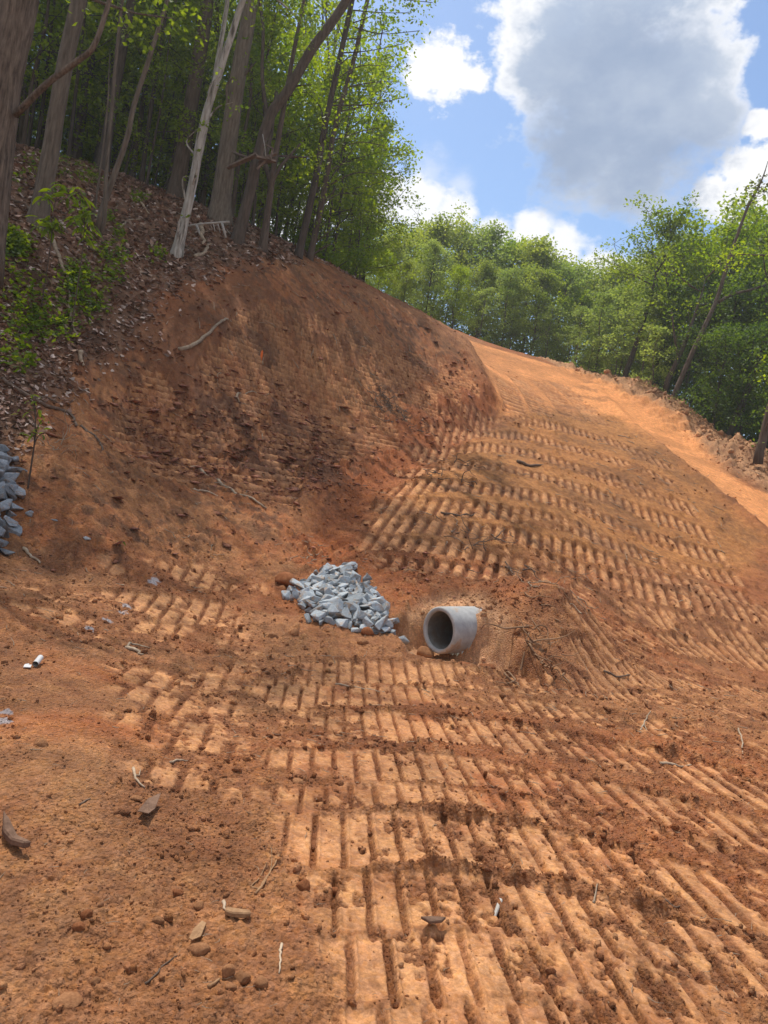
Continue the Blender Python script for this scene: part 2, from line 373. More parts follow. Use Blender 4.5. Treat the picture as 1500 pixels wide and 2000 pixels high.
# cut slope: lanes straight up the slope, bars lying level
for row in [[(560,780),(575,700),(600,610)],[(610,795),(625,715),(645,625)],[(665,810),(675,730),(690,640)],[(715,815),(725,745),(735,660)],[(770,815),(775,755),(775,675)],[(825,805),(825,760),(815,690)],[(870,790),(870,750),(855,705)],[(910,780),(905,755),(885,715)],
            [(480,760),(510,690),(540,600)],[(520,770),(545,690),(570,600)],[(430,770),(470,690),(505,610)],[(585,880),(590,830),(590,790)],[(640,900),(640,850),(640,800)],[(690,890),(690,850),(690,810)],[(745,870),(745,840),(740,810)]]:
    track(row, w=1.05, pitch=.30, depth=.14, gw=.055, press=.02, edge=.02, dbl=False, wear=.08, bar='level')
for row in [[(330,940),(400,800),(450,700)],[(250,900),(300,800),(370,700)],[(420,960),(480,860),(520,780)],[(520,980),(560,880),(590,800)]]:
    track(row, w=1.1, pitch=.28, depth=.09, gw=.05, press=.02, edge=.02, dbl=False, wear=.16, bar='level')

def surf(x, y):
    """full ground: height plus soil attributes for arrays of plan points"""
    x = np.asarray(x, float); y = np.asarray(y, float)
    z = base(x, y); n = len(x)
    r = np.hypot(x, y)
    wob = (fbm(x, y, .8, 4, 5)-.5)*1.6
    wob2 = (fbm(x, y, 2.5, 4, 15)-.5)*.8
    far = r > 75
    dl = poly_dist(x, y, Z_LITTER) + wob*.9 + wob2*.7
    litter = sst(dl, -.35, .45)
    cut = sst(poly_dist(x, y, Z_CUT)+wob*.5+wob2*.3, -.4, .4)*(1-litter)
    red = sst(poly_dist(x, y, Z_RED)+wob*.55+wob2*.4, -.5, .5)*(1-litter)
    fill = sst(poly_dist(x, y, Z_FILL)+wob*.5, -.5, .5)
    road = sst(poly_dist(x, y, Z_ROAD)+wob*.25+wob2*.3, -.4, .3)
    pit = sst(poly_dist(x, y, Z_PIT)+wob2*.22, -.06, .12)
    shale = sst(poly_dist(x, y, Z_SHALE)+wob*.6, -.3, .6)
    mound = sst(poly_dist(x, y, Z_MOUND), -.5, .5)
    bd, boff, bs, _ = line_dist(x, y, BERM)
    sw, swo, sws, swl = line_dist(x, y, SWALE)
    cd, cof, csx, cl = line_dist(x, y, CREST)
    # macro forms
    z = z - .22*np.exp(-(sw/.55)**2) + mound*.10 - pit*.10
    z = z + .16*np.exp(-(cd/.30)**2)*(.4+1.2*fbm(x, y, 1.3, 3, 71))
    kd, kof, ks, kl = line_dist(x, y, BANK)
    kend = sst(np.minimum(ks, kl-ks), 0, 2.5)
    z = z + kend*.45*np.exp(-(kd/2.6)**2)*(sst(-kof+wob2*.5, -.6, .55)-.35)*1.3
    berm = np.exp(-(bd/1.6)**2)*sst(bs, .0, 7.0)
    z = z + berm*(1.30+.8*(fbm(x, y, .55, 3, 21)-.5)*2) 
    bermz = sst(bd+wob*.5, 2.7, 1.9)
    z = z + bermz*(np.abs(fbm(x, y, 1.6, 4, 23)-.5)*.8+pebbles(x, y, .62, 8, .8, .55)+pebbles(x, y, .3, 9, .8, .6))
    hx, hy = HOLE; z = z - .30*np.exp(-(((x-hx)**2+(y-hy)**2)/.16**2)**2)
    # micro soil (amplitude by zone)
    soft = np.clip(1 - road*.75 - pit*.6 - mound*.4, .15, 1)
    lump = np.abs(fbm(x, y, 5.5, 3, 33)-.5)*2
    micro = (fbm(x, y, 1.1, 3, 31)-.5)*.07 + lump*.035 + (fbm(x, y, 17, 3, 35)-.5)*.026*(r < 30)
    near = r < 13
    if near.any():
        xn = x[near]; yn = y[near]
        micro[near] += (np.abs(vn(xn*26, yn*26, 41)-.5))*.016 + (vn(xn*58, yn*58, 42)-.5)*.008
    peb = np.zeros(n, np.float32); cl = sst(fbm(x, y, 1.6, 4, 171), .36, .60)*(1-.55*sst(-x, .2, 1.2)*(r < 8))
    for cell, lim, sd_, fo in ((.030, 6, 1, .8), (.055, 10, 2, .75), (.11, 18, 3, .7), (.24, 40, 4, .55)):
        m_ = (r < lim) & (r > lim*.24)
        if m_.any():
            hh = pebbles(x[m_], y[m_], cell, sd_, .55, fo)*(.25+.95*cl[m_])*np.clip((lim-r[m_])/(lim*.3), 0, 1)*np.clip((r[m_]-lim*.24)/(lim*.1), .0, 1); peb[m_] = np.maximum(peb[m_], hh)
    micro += peb
    micro *= soft*(1+cut*.6+red*.5)*(1-litter*.3)
    # layered, flaky ground on the cut
    lay = np.abs(((fbm(x, y, 3.0, 3, 51)*5 + z*6.0) % 1)-.5)
    micro += shale*(lay*.07 + np.maximum(0, vn(x*7, y*11, 52)-.55)*.12)
    # rut through the left mound
    zb = z.copy(); crumb = np.zeros(n); pad = np.zeros(n); loose = np.zeros(n); groove_a = np.zeros(n)
    wear_n = fbm(x, y, 2.6, 4, 61); wear_s = fbm(x, y, 9, 3, 62)
    for T in TRACKS:
        pts = np.array(T['p']); m = T['w']*.5+.2
        idx = np.where((x > pts[:, 0].min()-m) & (x < pts[:, 0].max()+m) & (y > pts[:, 1].min()-m) & (y < pts[:, 1].max()+m))[0]
        if len(idx) == 0: continue
        xs = x[idx]; ys = y[idx]
        d, off, s, L = line_dist(xs, ys, T['p'])
        hw = T['w']*.5
        jit = (wear_n[idx]-.5)*.10 + (wear_s[idx]-.5)*.05
        endf = sst(np.minimum(s, L-s), 0.0, .25)
        ins = sst(hw-d+jit*.5, -.015, .03)*endf
        wear = sst(wear_n[idx]*.6+wear_s[idx]*.4 + (vn(xs*.7, ys*.7, T['seed'])-.5)*.55, .34+T['wear']*.55-.12, .40+T['wear']*.55-.04)
        sb = s if T['bar'] is None else zb[idx]/.50 if T['bar'] == 'level' else xs*math.cos(R(T['bar'])) + ys*math.sin(R(T['bar'])) + .0035*xs*ys + T['seed']*T['step']
        ph = (sb/T['pitch'] + (vn(sb*1.2, s*0+T['seed'], 3)-.5)*.25 + jit*1.1*min(1.0, .15/T['pitch'])) % 1.0
        dg = np.abs(ph-.5)*T['pitch']
        depv = .55+.9*vn(np.floor(sb/T['pitch'])*3.7, np.floor(off/.22)*2.3+T['seed'], 7)
        gwv = T['gw']*(.55+1.0*wear_s[idx])*(1+(.9*sst(xs, .4, 2.6) if T['bar'] == 4.0 else 0)); g = np.exp(-(dg/gwv)**4)*depv*sst(hw-d, -.01, T['taper'])
        rid = np.exp(-((dg-T['gw']*1.9)/(T['gw']*.55))**2)*(.35 if T['dbl'] else .15)*(ph > .5)
        cell = (np.floor(sb/T['pitch']).astype(np.int64)*31+T['seed']*17) & 511; cellr = _TAB[cell, (np.floor(off/.24).astype(np.int64)*7+T['seed']) & 511]
        hi = fbm(xs, ys, 24 if T['pitch'] < .2 else 12, 3, 63); near_k = 1.0 if T['pitch'] < .2 else .55
        padm = sst(hi*.5+wear_s[idx]*.5+((cellr-.5)*.36 - ((.10*sst(xs, .2, 2.6)-.07*sst(xs, .9, .2)) if T['bar'] == 4.0 else 0))*near_k, .33, .43)
        zt = -T['press'] - T['depth']*g*wear - (1-padm)*.012 + rid*T['depth']*wear + (wear_s[idx]-.5)*(.030-.018*wear) + (wear_n[idx]-.5)*.022 + peb[idx]*(.75-.68*wear*padm) + (1-padm)*(hi-.5)*.02
        k = ins*(.30+.70*wear)
        micro[idx] = micro[idx]*(1-k) + zt*k
        ed = np.exp(-((d-hw-.012)/.026)**2)*endf*(.2+1.3*wear_n[idx])*sst(wear_s[idx], .28, .48)
        micro[idx] += T['edge']*ed*(.5+lump[idx])
        pad[idx] = pad[idx]*(1-ins) + ins*wear*padm*(1-np.clip(g, 0, 1))
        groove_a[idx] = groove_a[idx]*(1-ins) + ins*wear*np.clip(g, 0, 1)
        crumb[idx] = crumb[idx]*(1-ins) + ins*(1-padm*wear)
        loose[idx] = np.maximum(loose[idx]*(1-ins), ed)
    z = z + micro*np.clip(1-(r-45)/30, 0, 1)
    return z, dict(litter=litter, cut=cut, red=red, fill=fill, road=road, pit=pit, shale=shale, mound=mound, berm=bermz, pad=pad, crumb=crumb, loose=loose, groove=groove_a, lump=lump, wob=wob, wear=wear_n, peb=np.clip(peb/.02, 0, 1)*(r < 12), swale=np.exp(-(sw/.8)**2))

def soil_color(x, y, A):
    c_tan = np.array((.375, .165, .068)); c_dry = np.array((.50, .255, .118)); c_red = np.array((.265, .072, .021)); c_brown = np.array((.145, .056, .023))
    c_dk = np.array((.075, .038, .022)); c_lit = np.array((.20, .108, .062)); c_road = np.array((.62, .262, .092)); c_gold = np.array((.47, .210, .068)); c_pit = np.array((.60, .32, .16)); c_berm = np.array((.50, .275, .140)); c_grn = np.array((.05, .075, .025))
    n = len(x); c = np.repeat(c_tan[None], n, 0)
    def mix(c, k, col): k = np.clip(k, 0, 1)[:, None]; return c*(1-k) + col*k
    big = fbm(x, y, .35, 4, 81); med = fbm(x, y, 1.7, 4, 82); fin = fbm(x, y, 7, 4, 83)
    c = mix(c, sst(big, .45, .65)*.45, c_red*1.3)
    c = mix(c, sst(med, .50, .68)*.6, c_brown*1.35)
    dusty = sst(-x, .1, 1.0)*(np.hypot(x, y) < 9)*sst(med, .3, .55); c = mix(c, dusty*.38, c_dry*.80)
    c = mix(c, A['fill']*.75, c_gold)
    c = mix(c, A['cut']*.55, np.array((.42, .185, .075)))
    c = mix(c, A['cut']*sst(med, .42, .6)*.55, np.array((.42, .150, .055)))
    c = mix(c, A['shale']*sst(fin, .4, .6)*.5, np.array((.38, .155, .09)))
    c = mix(c, A['cut']*sst(big*.5+fin*.5, .5, .62)*.6, c_dk*1.3)
    c = mix(c, A['red']*.75, np.array((.38, .118, .038)))
    c = mix(c, A['berm']*.85, c_berm)
    c = mix(c, A['road']*.9, c_road*(.9+.3*sst(big, .4, .6))[:, None])
    c = mix(c, A['pit']*.95, c_pit)
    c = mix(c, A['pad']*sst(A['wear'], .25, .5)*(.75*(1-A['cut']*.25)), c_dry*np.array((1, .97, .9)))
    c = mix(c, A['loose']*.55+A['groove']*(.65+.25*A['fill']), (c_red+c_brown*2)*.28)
    hi = vn(x*21, y*21, 86); c = mix(c, sst(hi, .62, .8)*.30*(1-A['road']*.7)*(1-.6*A['mound']), c_brown); c = mix(c, A['peb']*.35*(1-A['litter']), c_dry)
    c = mix(c, A['crumb']*.45, c_brown*1.5)
    # dark organic smears on the slopes and toe
    org = sst(fbm(x, y, .9, 5, 91)*.6+fin*.4, .53, .62)*(A['cut']*.55+A['fill']*.45+.34)
    c = mix(c, org*.6, c_dk*1.2)
    c = mix(c, A['litter']*.95, c_lit)
    c = mix(c, A['litter']*sst(med, .5, .65)*.6, c_dk*1.1)
    c *= (.68+.64*fin)[:, None]
    pm_ = np.zeros(n)
    for px_, py_, pr_ in PAINT: pm_ = np.maximum(pm_, np.exp(-(((x-px_)**2+(y-py_)**2)/pr_**2)))
    c = mix(c, sst(pm_*(.45+1.1*fbm(x, y, 22, 3, 95)), .45, .6)*.8, np.array((.40, .375, .38)))
    rr = np.hypot(x, y)
    c = mix(c, sst(rr, 62, 80), c_grn)
    return c

def soil_material():
    m = bpy.data.materials.new('soil'); m.use_nodes = True; nt = m.node_tree; N = nt.nodes; L = nt.links
    b = N['Principled BSDF']; b.inputs['Roughness'].default_value = .93; b.inputs['Specular IOR Level'].default_value = .18
    at = N.new('ShaderNodeAttribute'); at.attribute_name = 'soil_col'
    tc = N.new('ShaderNodeTexCoord')
    def noise(s, d, r=.6):
        n = N.new('ShaderNodeTexNoise'); n.inputs['Scale'].default_value = s; n.inputs['Detail'].default_value = d; n.inputs['Roughness'].default_value = r
        L.new(tc.outputs['Object'], n.inputs['Vector']); return n
    def ramp(x, a, b_, c0, c1):
        q = N.new('ShaderNodeMapRange'); L.new(x, q.inputs[0]); q.inputs[1].default_value = a; q.inputs[2].default_value = b_; q.inputs[3].default_value = c0; q.inputs[4].default_value = c1; return q.outputs[0]
    n1 = noise(38, 8, .7); n2 = noise(6.5, 8, .65); n3 = noise(140, 3, .6)
    vo = N.new('ShaderNodeTexVoronoi'); vo.inputs['Scale'].default_value = 55; L.new(tc.outputs['Object'], vo.inputs['Vector'])
    def mul(a, b_):
        q = N.new('ShaderNodeMath'); q.operation = 'MULTIPLY'; L.new(a, q.inputs[0])
        if isinstance(b_, float): q.inputs[1].default_value = b_
        else: L.new(b_, q.inputs[1])
        return q.outputs[0]
    k = mul(mul(ramp(n1.outputs[0], .3, .7, .62, 1.38), ramp(n2.outputs[0], .3, .7, .80, 1.20)), ramp(n3.outputs[0], .3, .7, .85, 1.15))
    vm = N.new('ShaderNodeVectorMath'); vm.operation = 'SCALE'; L.new(at.outputs['Color'], vm.inputs[0]); L.new(k, vm.inputs['Scale'])
    hs = N.new('ShaderNodeHueSaturation'); L.new(vm.outputs[0], hs.inputs['Color']); L.new(ramp(n2.outputs[0], .3, .7, .493, .503), hs.inputs['Hue']); L.new(ramp(vo.outputs['Color'], 0, 1, .95, 1.06), hs.inputs['Saturation'])
    L.new(hs.outputs[0], b.inputs['Base Color'])
    add = N.new('ShaderNodeMath'); add.operation = 'ADD'; L.new(mul(n1.outputs[0], .6), add.inputs[0])
    sub = mul(vo.outputs['Distance'], -.5); L.new(sub, add.inputs[1])
    add2 = N.new('ShaderNodeMath'); add2.operation = 'ADD'; L.new(add.outputs[0], add2.inputs[0]); L.new(mul(n3.outputs[0], .35), add2.inputs[1])
    bp = N.new('ShaderNodeBump'); L.new(at.outputs['Alpha'], bp.inputs['Strength']); bp.inputs['Distance'].default_value = .03; L.new(add2.outputs[0], bp.inputs['Height']); L.new(bp.outputs[0], b.inputs['Normal'])
    return m
M_SOIL = soil_material()

def build_ground():
    # one sheet: fine fan where one stands and looks, coarse elsewhere, out to the horizon
    half = R(37); step = .00205
    th = list(np.arange(-half, half, step))
    a = half
    while a < 2*math.pi-half:
        th.append(a); a += min(.12, max(step, min(a-half, 2*math.pi-half-a)*.25+step))
    th = np.array(th)
    rs = [.9]; 
    while rs[-1] < 250:
        q = rs[-1]
        rs.append(q*(1+(.0038 if q < 2.0 else (.0035 if q < 8 else .0030) if q < 30 else .0048 if q < 50 else .015 if q < 80 else .06)))
    rs = np.array(rs); nt_, nr = len(th), len(rs)
    RR, TT = np.meshgrid(rs, th, indexing='ij')
    x = np.concatenate([[0.0], (RR*np.sin(TT)).ravel()]); y = np.concatenate([[0.0], (RR*np.cos(TT)).ravel()])
    z, A = surf(x, y)
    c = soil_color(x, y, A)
    i = np.arange(nr-1)[:, None]; j = np.arange(nt_)[None, :]; j2 = (j+1) % nt_
    b = 1
    q = np.stack([b+i*nt_+j, b+i*nt_+j2, b+(i+1)*nt_+j2, b+(i+1)*nt_+j], -1).reshape(-1, 4)[:, ::-1]
    tri0 = np.stack([np.zeros(nt_, int), b+(np.arange(nt_)+1) % nt_, b+np.arange(nt_), b+np.arange(nt_)], -1)
    q = np.concatenate([q])
    pc = np.array(P(857, 1231, 9.0)); ax = np.array((.76, .64, .03)); ax = ax/np.linalg.norm(ax); q3 = np.stack([x, y, z], 1)-pc; ta = q3@ax; rad = np.linalg.norm(q3-ta[:, None]*ax, axis=1)
    inp = (ta > .04) & (ta < 2.25) & (rad < .262); q = q[~inp[q].any(1)]
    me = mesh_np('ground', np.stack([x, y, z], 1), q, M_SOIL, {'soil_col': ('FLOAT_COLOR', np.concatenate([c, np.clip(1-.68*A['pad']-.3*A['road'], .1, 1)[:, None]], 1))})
    o = link('ground', me); tag(o, kind='structure')
    print('ground verts', len(x))
build_ground()
def surf1(x, y):
    z, _ = surf(np.array([x]), np.array([y])); return float(z[0])
# ------------------------------------------------------------------ materials
def principled(name, col, rough=.85, spec=.2):
    m = bpy.data.materials.new(name); m.use_nodes = True; b = m.node_tree.nodes['Principled BSDF']
    b.inputs['Base Color'].default_value = (*col, 1); b.inputs['Roughness'].default_value = rough; b.inputs['Specular IOR Level'].default_value = spec
    return m
def speckled(name, c0, c1, scale=8.0, detail=8, rough=.85, bump=.4, bscale=20.0, bdist=.02, stretch=None, c2=None, s2=3.0, rand=.0):
    """two-tone noise colour with bump; optional third colour in larger patches; optional random value per object"""
    m = principled(name, c0, rough); nt = m.node_tree; N = nt.nodes; L = nt.links; b = N['Principled BSDF']
    tc = N.new('ShaderNodeTexCoord'); mp = N.new('ShaderNodeMapping'); L.new(tc.outputs['Object'], mp.inputs[0])
    if stretch: mp.inputs['Scale'].default_value = stretch
    def noise(s, d):
        n = N.new('ShaderNodeTexNoise'); n.inputs['Scale'].default_value = s; n.inputs['Detail'].default_value = d; n.inputs['Roughness'].default_value = .65; L.new(mp.outputs[0], n.inputs['Vector']); return n.outputs[0]
    def ramp(x, a, b_):
        q = N.new('ShaderNodeMapRange'); L.new(x, q.inputs[0]); q.inputs[1].default_value = a; q.inputs[2].default_value = b_; return q.outputs[0]
    def mix(f, a, c):
        q = N.new('ShaderNodeMix'); q.data_type = 'RGBA'; L.new(f, q.inputs[0])
        for i, v in ((6, a), (7, c)):
            if isinstance(v, tuple): q.inputs[i].default_value = (*v, 1)
            else: L.new(v, q.inputs[i])
        return q.outputs[2]
    c = mix(ramp(noise(scale, detail), .32, .68), c0, c1)
    if c2: c = mix(ramp(noise(s2, 5), .52, .64), c, c2)
    if rand:
        oi = N.new('ShaderNodeObjectInfo'); q = N.new('ShaderNodeMapRange'); L.new(oi.outputs['Random'], q.inputs[0]); q.inputs[3].default_value = 1-rand; q.inputs[4].default_value = 1+rand
        vm = N.new('ShaderNodeVectorMath'); vm.operation = 'SCALE'; L.new(c, vm.inputs[0]); L.new(q.outputs[0], vm.inputs['Scale']); c = vm.outputs[0]
    L.new(c, b.inputs['Base Color'])
    if bump:
        bp = N.new('ShaderNodeBump'); bp.inputs['Strength'].default_value = bump; bp.inputs['Distance'].default_value = bdist; L.new(noise(bscale, 6), bp.inputs['Height']); L.new(bp.outputs[0], b.inputs['Normal'])
    return m
def bark(name, c0, c1, c2=None, sc=5.0, bump=.9):
    return speckled(name, c0, c1, scale=sc, detail=8, rough=.92, bump=bump, bscale=sc*1.6, bdist=.05, stretch=(4.0, 4.0, .55), c2=c2, s2=1.6, rand=.12)
M_BARK_OAK = bark('bark_oak', (.060, .042, .030), (.27, .205, .15), sc=5.0, bump=1.0)
M_BARK_GREY = bark('bark_grey', (.080, .060, .044), (.22, .175, .13), sc=4.0)
M_BARK_DARK = bark('bark_dark', (.038, .028, .022), (.105, .08, .065), sc=4.0)
M_BARK_BROWN = bark('bark_brown', (.060, .042, .031), (.15, .112, .085), sc=4.0)
M_BARK_BIRCH = bark('bark_pale', (.20, .175, .14), (.50, .47, .41), c2=(.09, .075, .055), sc=2.4, bump=.4)
def leaf_material(name, a, b_, trans=.45):
    m = bpy.data.materials.new(name); m.use_nodes = True; nt = m.node_tree; N = nt.nodes; L = nt.links; N.remove(N['Principled BSDF'])
    at = N.new('ShaderNodeAttribute'); at.attribute_name = 'tint'
    oi = N.new('ShaderNodeObjectInfo'); ad = N.new('ShaderNodeMath'); ad.operation = 'MULTIPLY_ADD'; L.new(oi.outputs['Random'], ad.inputs[0]); ad.inputs[1].default_value = .45; ad.inputs[2].default_value = -.22
    s = N.new('ShaderNodeMath'); s.operation = 'ADD'; s.use_clamp = True; L.new(at.outputs['Fac'], s.inputs[0]); L.new(ad.outputs[0], s.inputs[1])
    mx = N.new('ShaderNodeMix'); mx.data_type = 'RGBA'; mx.inputs[6].default_value = (*a, 1); mx.inputs[7].default_value = (*b_, 1); L.new(s.outputs[0], mx.inputs[0])
    d = N.new('ShaderNodeBsdfPrincipled'); d.inputs['Roughness'].default_value = .55; d.inputs['Specular IOR Level'].default_value = .22; L.new(mx.outputs[2], d.inputs['Base Color'])
    t = N.new('ShaderNodeBsdfTranslucent'); hs = N.new('ShaderNodeHueSaturation'); hs.inputs['Hue'].default_value = .472; hs.inputs['Saturation'].default_value = 1.15; hs.inputs['Value'].default_value = 2.2; L.new(mx.outputs[2], hs.inputs['Color']); L.new(hs.outputs[0], t.inputs['Color'])
    ms = N.new('ShaderNodeMixShader'); ms.inputs[0].default_value = trans; L.new(d.outputs[0], ms.inputs[1]); L.new(t.outputs[0], ms.inputs[2])
    L.new(ms.outputs[0], N['Material Output'].inputs['Surface']); return m
M_LEAF = leaf_material('leaf_green', (.055, .105, .016), (.165, .235, .034), .52)
M_LEAF_PALE = leaf_material('leaf_pale', (.10, .16, .040), (.22, .29, .075), .5)
M_LEAF_HAZED = leaf_material('leaf_far_hazed', (.095, .150, .030), (.22, .275, .058), .52)  # paled leaf colour: distance haze painted into the far crowns
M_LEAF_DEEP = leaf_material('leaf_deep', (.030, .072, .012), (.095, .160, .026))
M_LEAF_BRIGHT = leaf_material('leaf_bright', (.085, .165, .020), (.21, .29, .036), .5)
M_NEEDLE = leaf_material('needle_olive', (.05, .075, .022), (.12, .14, .045), .25)

# ------------------------------------------------------------------ tree kit
def leaves_np(C, size, rg, flat=.55, aspect=.62, tint=None):
    """rhombus leaves at centres C -> verts, quads, tint"""
    n = len(C); C = np.asarray(C)
    nrm = rg.normal(size=(n, 3)); nrm[:, 2] = np.abs(nrm[:, 2])+flat; nrm /= np.linalg.norm(nrm, axis=1, keepdims=True)
    a = rg.normal(size=(n, 3)); a -= nrm*(a*nrm).sum(1, keepdims=True); a /= np.linalg.norm(a, axis=1, keepdims=True)
    b = np.cross(nrm, a); s = (size*(.6+.8*rg.random(n)))[:, None]*.5
    V = np.stack([C-a*s, C+b*s*aspect-nrm*s*.15, C+a*s, C-b*s*aspect-nrm*s*.15], 1).reshape(-1, 3)
    Fq = np.arange(4*n).reshape(n, 4)
    t = (tint if tint is not None else rg.random(n))
    return V, Fq, np.repeat(t, 4)
def leaf_mesh(name, V, Fq, t, mat): return mesh_np(name, V, Fq, mat, {'tint': ('FLOAT', t)}, smooth=False)
def clump_leaves(centres, radii, per, size, rg, squash=.65, flat=.55):
    cs_ = []; tt = []
    for c, r in zip(centres, radii):
        n = max(3, int(per*(r**2)*(.6+.8*rg.random())))
        d = rg.normal(size=(n, 3)); d /= np.linalg.norm(d, axis=1, keepdims=True); d *= (rg.random(n)**.45)[:, None]*r
        d[:, 2] *= squash; d[:, 2] -= .25*(d[:, 0]**2+d[:, 1]**2)/max(r, .1)
        cs_.append(np.asarray(c)+d); tt.append(np.clip(rg.normal(.45, .2)+rg.normal(0, .16, n), 0, 1))
    C = np.concatenate(cs_); return leaves_np(C, size, rg, flat, tint=np.concatenate(tt))
def wander(p0, d, L, n, bend, rg, lift=0.0):
    pts = [np.array(p0, float)]; d = np.array(d, float); d /= np.linalg.norm(d)
    for i in range(n):
        d = d + rg.normal(size=3)*bend + np.array((0, 0, lift)); d /= np.linalg.norm(d); pts.append(pts[-1]+d*L/n)
    return pts
def tree_geo(rg, H, r0, crown0, spread, nlimb, per, leaf, clump_r, mat_leaf, mat_bark, lean=(0, 0), up=.5, path=None, flare=1.35, squash=.6, twigs=3, sparse=1.0, topr=.25, sides=8, limb_fn=None):
    """trunk + limbs mesh and crown mesh; local coordinates, base at origin. path = local trunk points overrides H/lean"""
    g = Geo()
    if path is None:
        path = [np.array((lean[0]*t*H + rg.normal()*.02*H*t, lean[1]*t*H + rg.normal()*.02*H*t, H*t)) for t in np.linspace(0, 1, 6)]
    path = catmull(path, 4); n = len(path); H = path[-1][2]
    rad = [r0*(1-(1-topr)*(i/(n-1))**.9)*(1+(flare-1)*math.exp(-path[i][2]/(.9*r0+.25))) for i in range(n)]
    path2 = [path[0]-np.array((0, 0, .5))] + list(path); rad2 = [rad[0]*1.05] + rad
    g.tube(path2, rad2, sides=sides)
    cents = []; rr = []
    for k in range(nlimb):
        f = crown0 + (1-crown0)*((k+rg.random())/nlimb); i = min(n-1, int(f*(n-1))); p = path[i]
        az = k*2.4 + rg.random()*1.2
        fr = (f-crown0)/(1-crown0+1e-6)
        L = spread*(math.sin(math.pi*min(1, .25+.72*fr))**.8)*(.7+.6*rg.random())
        d = np.array((math.cos(az), math.sin(az), up+rg.normal()*.2+fr*.6))
        pts = wander(p, d, L, 5, .16, rg, .05)
        g.tube(pts, [max(.012, rad[i]*.42*(1-.8*t)) for t in np.linspace(0, 1, 6)], sides=5, cap=False)
        for q in range(twigs):
            a = pts[2+int(rg.integers(0, 4))]
            tp = wander(a, rg.normal(size=3)+np.array((0, 0, .3)), L*.38*(.6+.8*rg.random()), 3, .2, rg)
            g.tube(tp, [max(.008, r0*.07), max(.006, r0*.05), .006, .004], sides=4, cap=False)
            if rg.random() < sparse: cents += [tp[-1], tp[2]]; rr += [clump_r*(.6+.7*rg.random()), clump_r*(.5+.5*rg.random())]
        cents.append(pts[-1]); rr.append(clump_r*(.8+.6*rg.random()))
        if rg.random() < sparse: cents.append(pts[3]); rr.append(clump_r*(.6+.6*rg.random()))
    cents.append(path[-1]); rr.append(clump_r)
    V, Fq, t = clump_leaves(cents, rr, per, leaf, rg, squash)
    return g.mesh('trunk', mat_bark), leaf_mesh('crown', V, Fq, t, mat_leaf)
def tree_obj(name, meshes, loc, label, cat, group=None, rz=0, s=1.0, sxy=None, tilt=(0, 0)):
    o = empty(name, loc); o.rotation_euler = (tilt[0], tilt[1], rz); o.scale = ((sxy or 1)*s, (sxy or 1)*s, s)
    link('trunk', meshes[0], o); link('crown', meshes[1], o)
    tag(o, label, cat, group); return o
def copy_tree(o, loc, rz, s, label=None, sxy=None, tilt=(0, 0), group=None):
    c = o.copy(); COL.objects.link(c); c.location = loc; c.rotation_euler = (tilt[0], tilt[1], rz); c.scale = ((sxy or 1)*s, (sxy or 1)*s, s)
    for ch in o.children:
        d = ch.copy(); COL.objects.link(d); d.parent = c
    if label: c['label'] = label
    if group: c['group'] = group
    return c
def put(u, v, y):
    """plan position seen at a place of the survey photo at a distance, dropped to the ground"""
    x, yy, z = P(u, v, y); return Vector((x, yy, ground_at(x, yy)-.05))

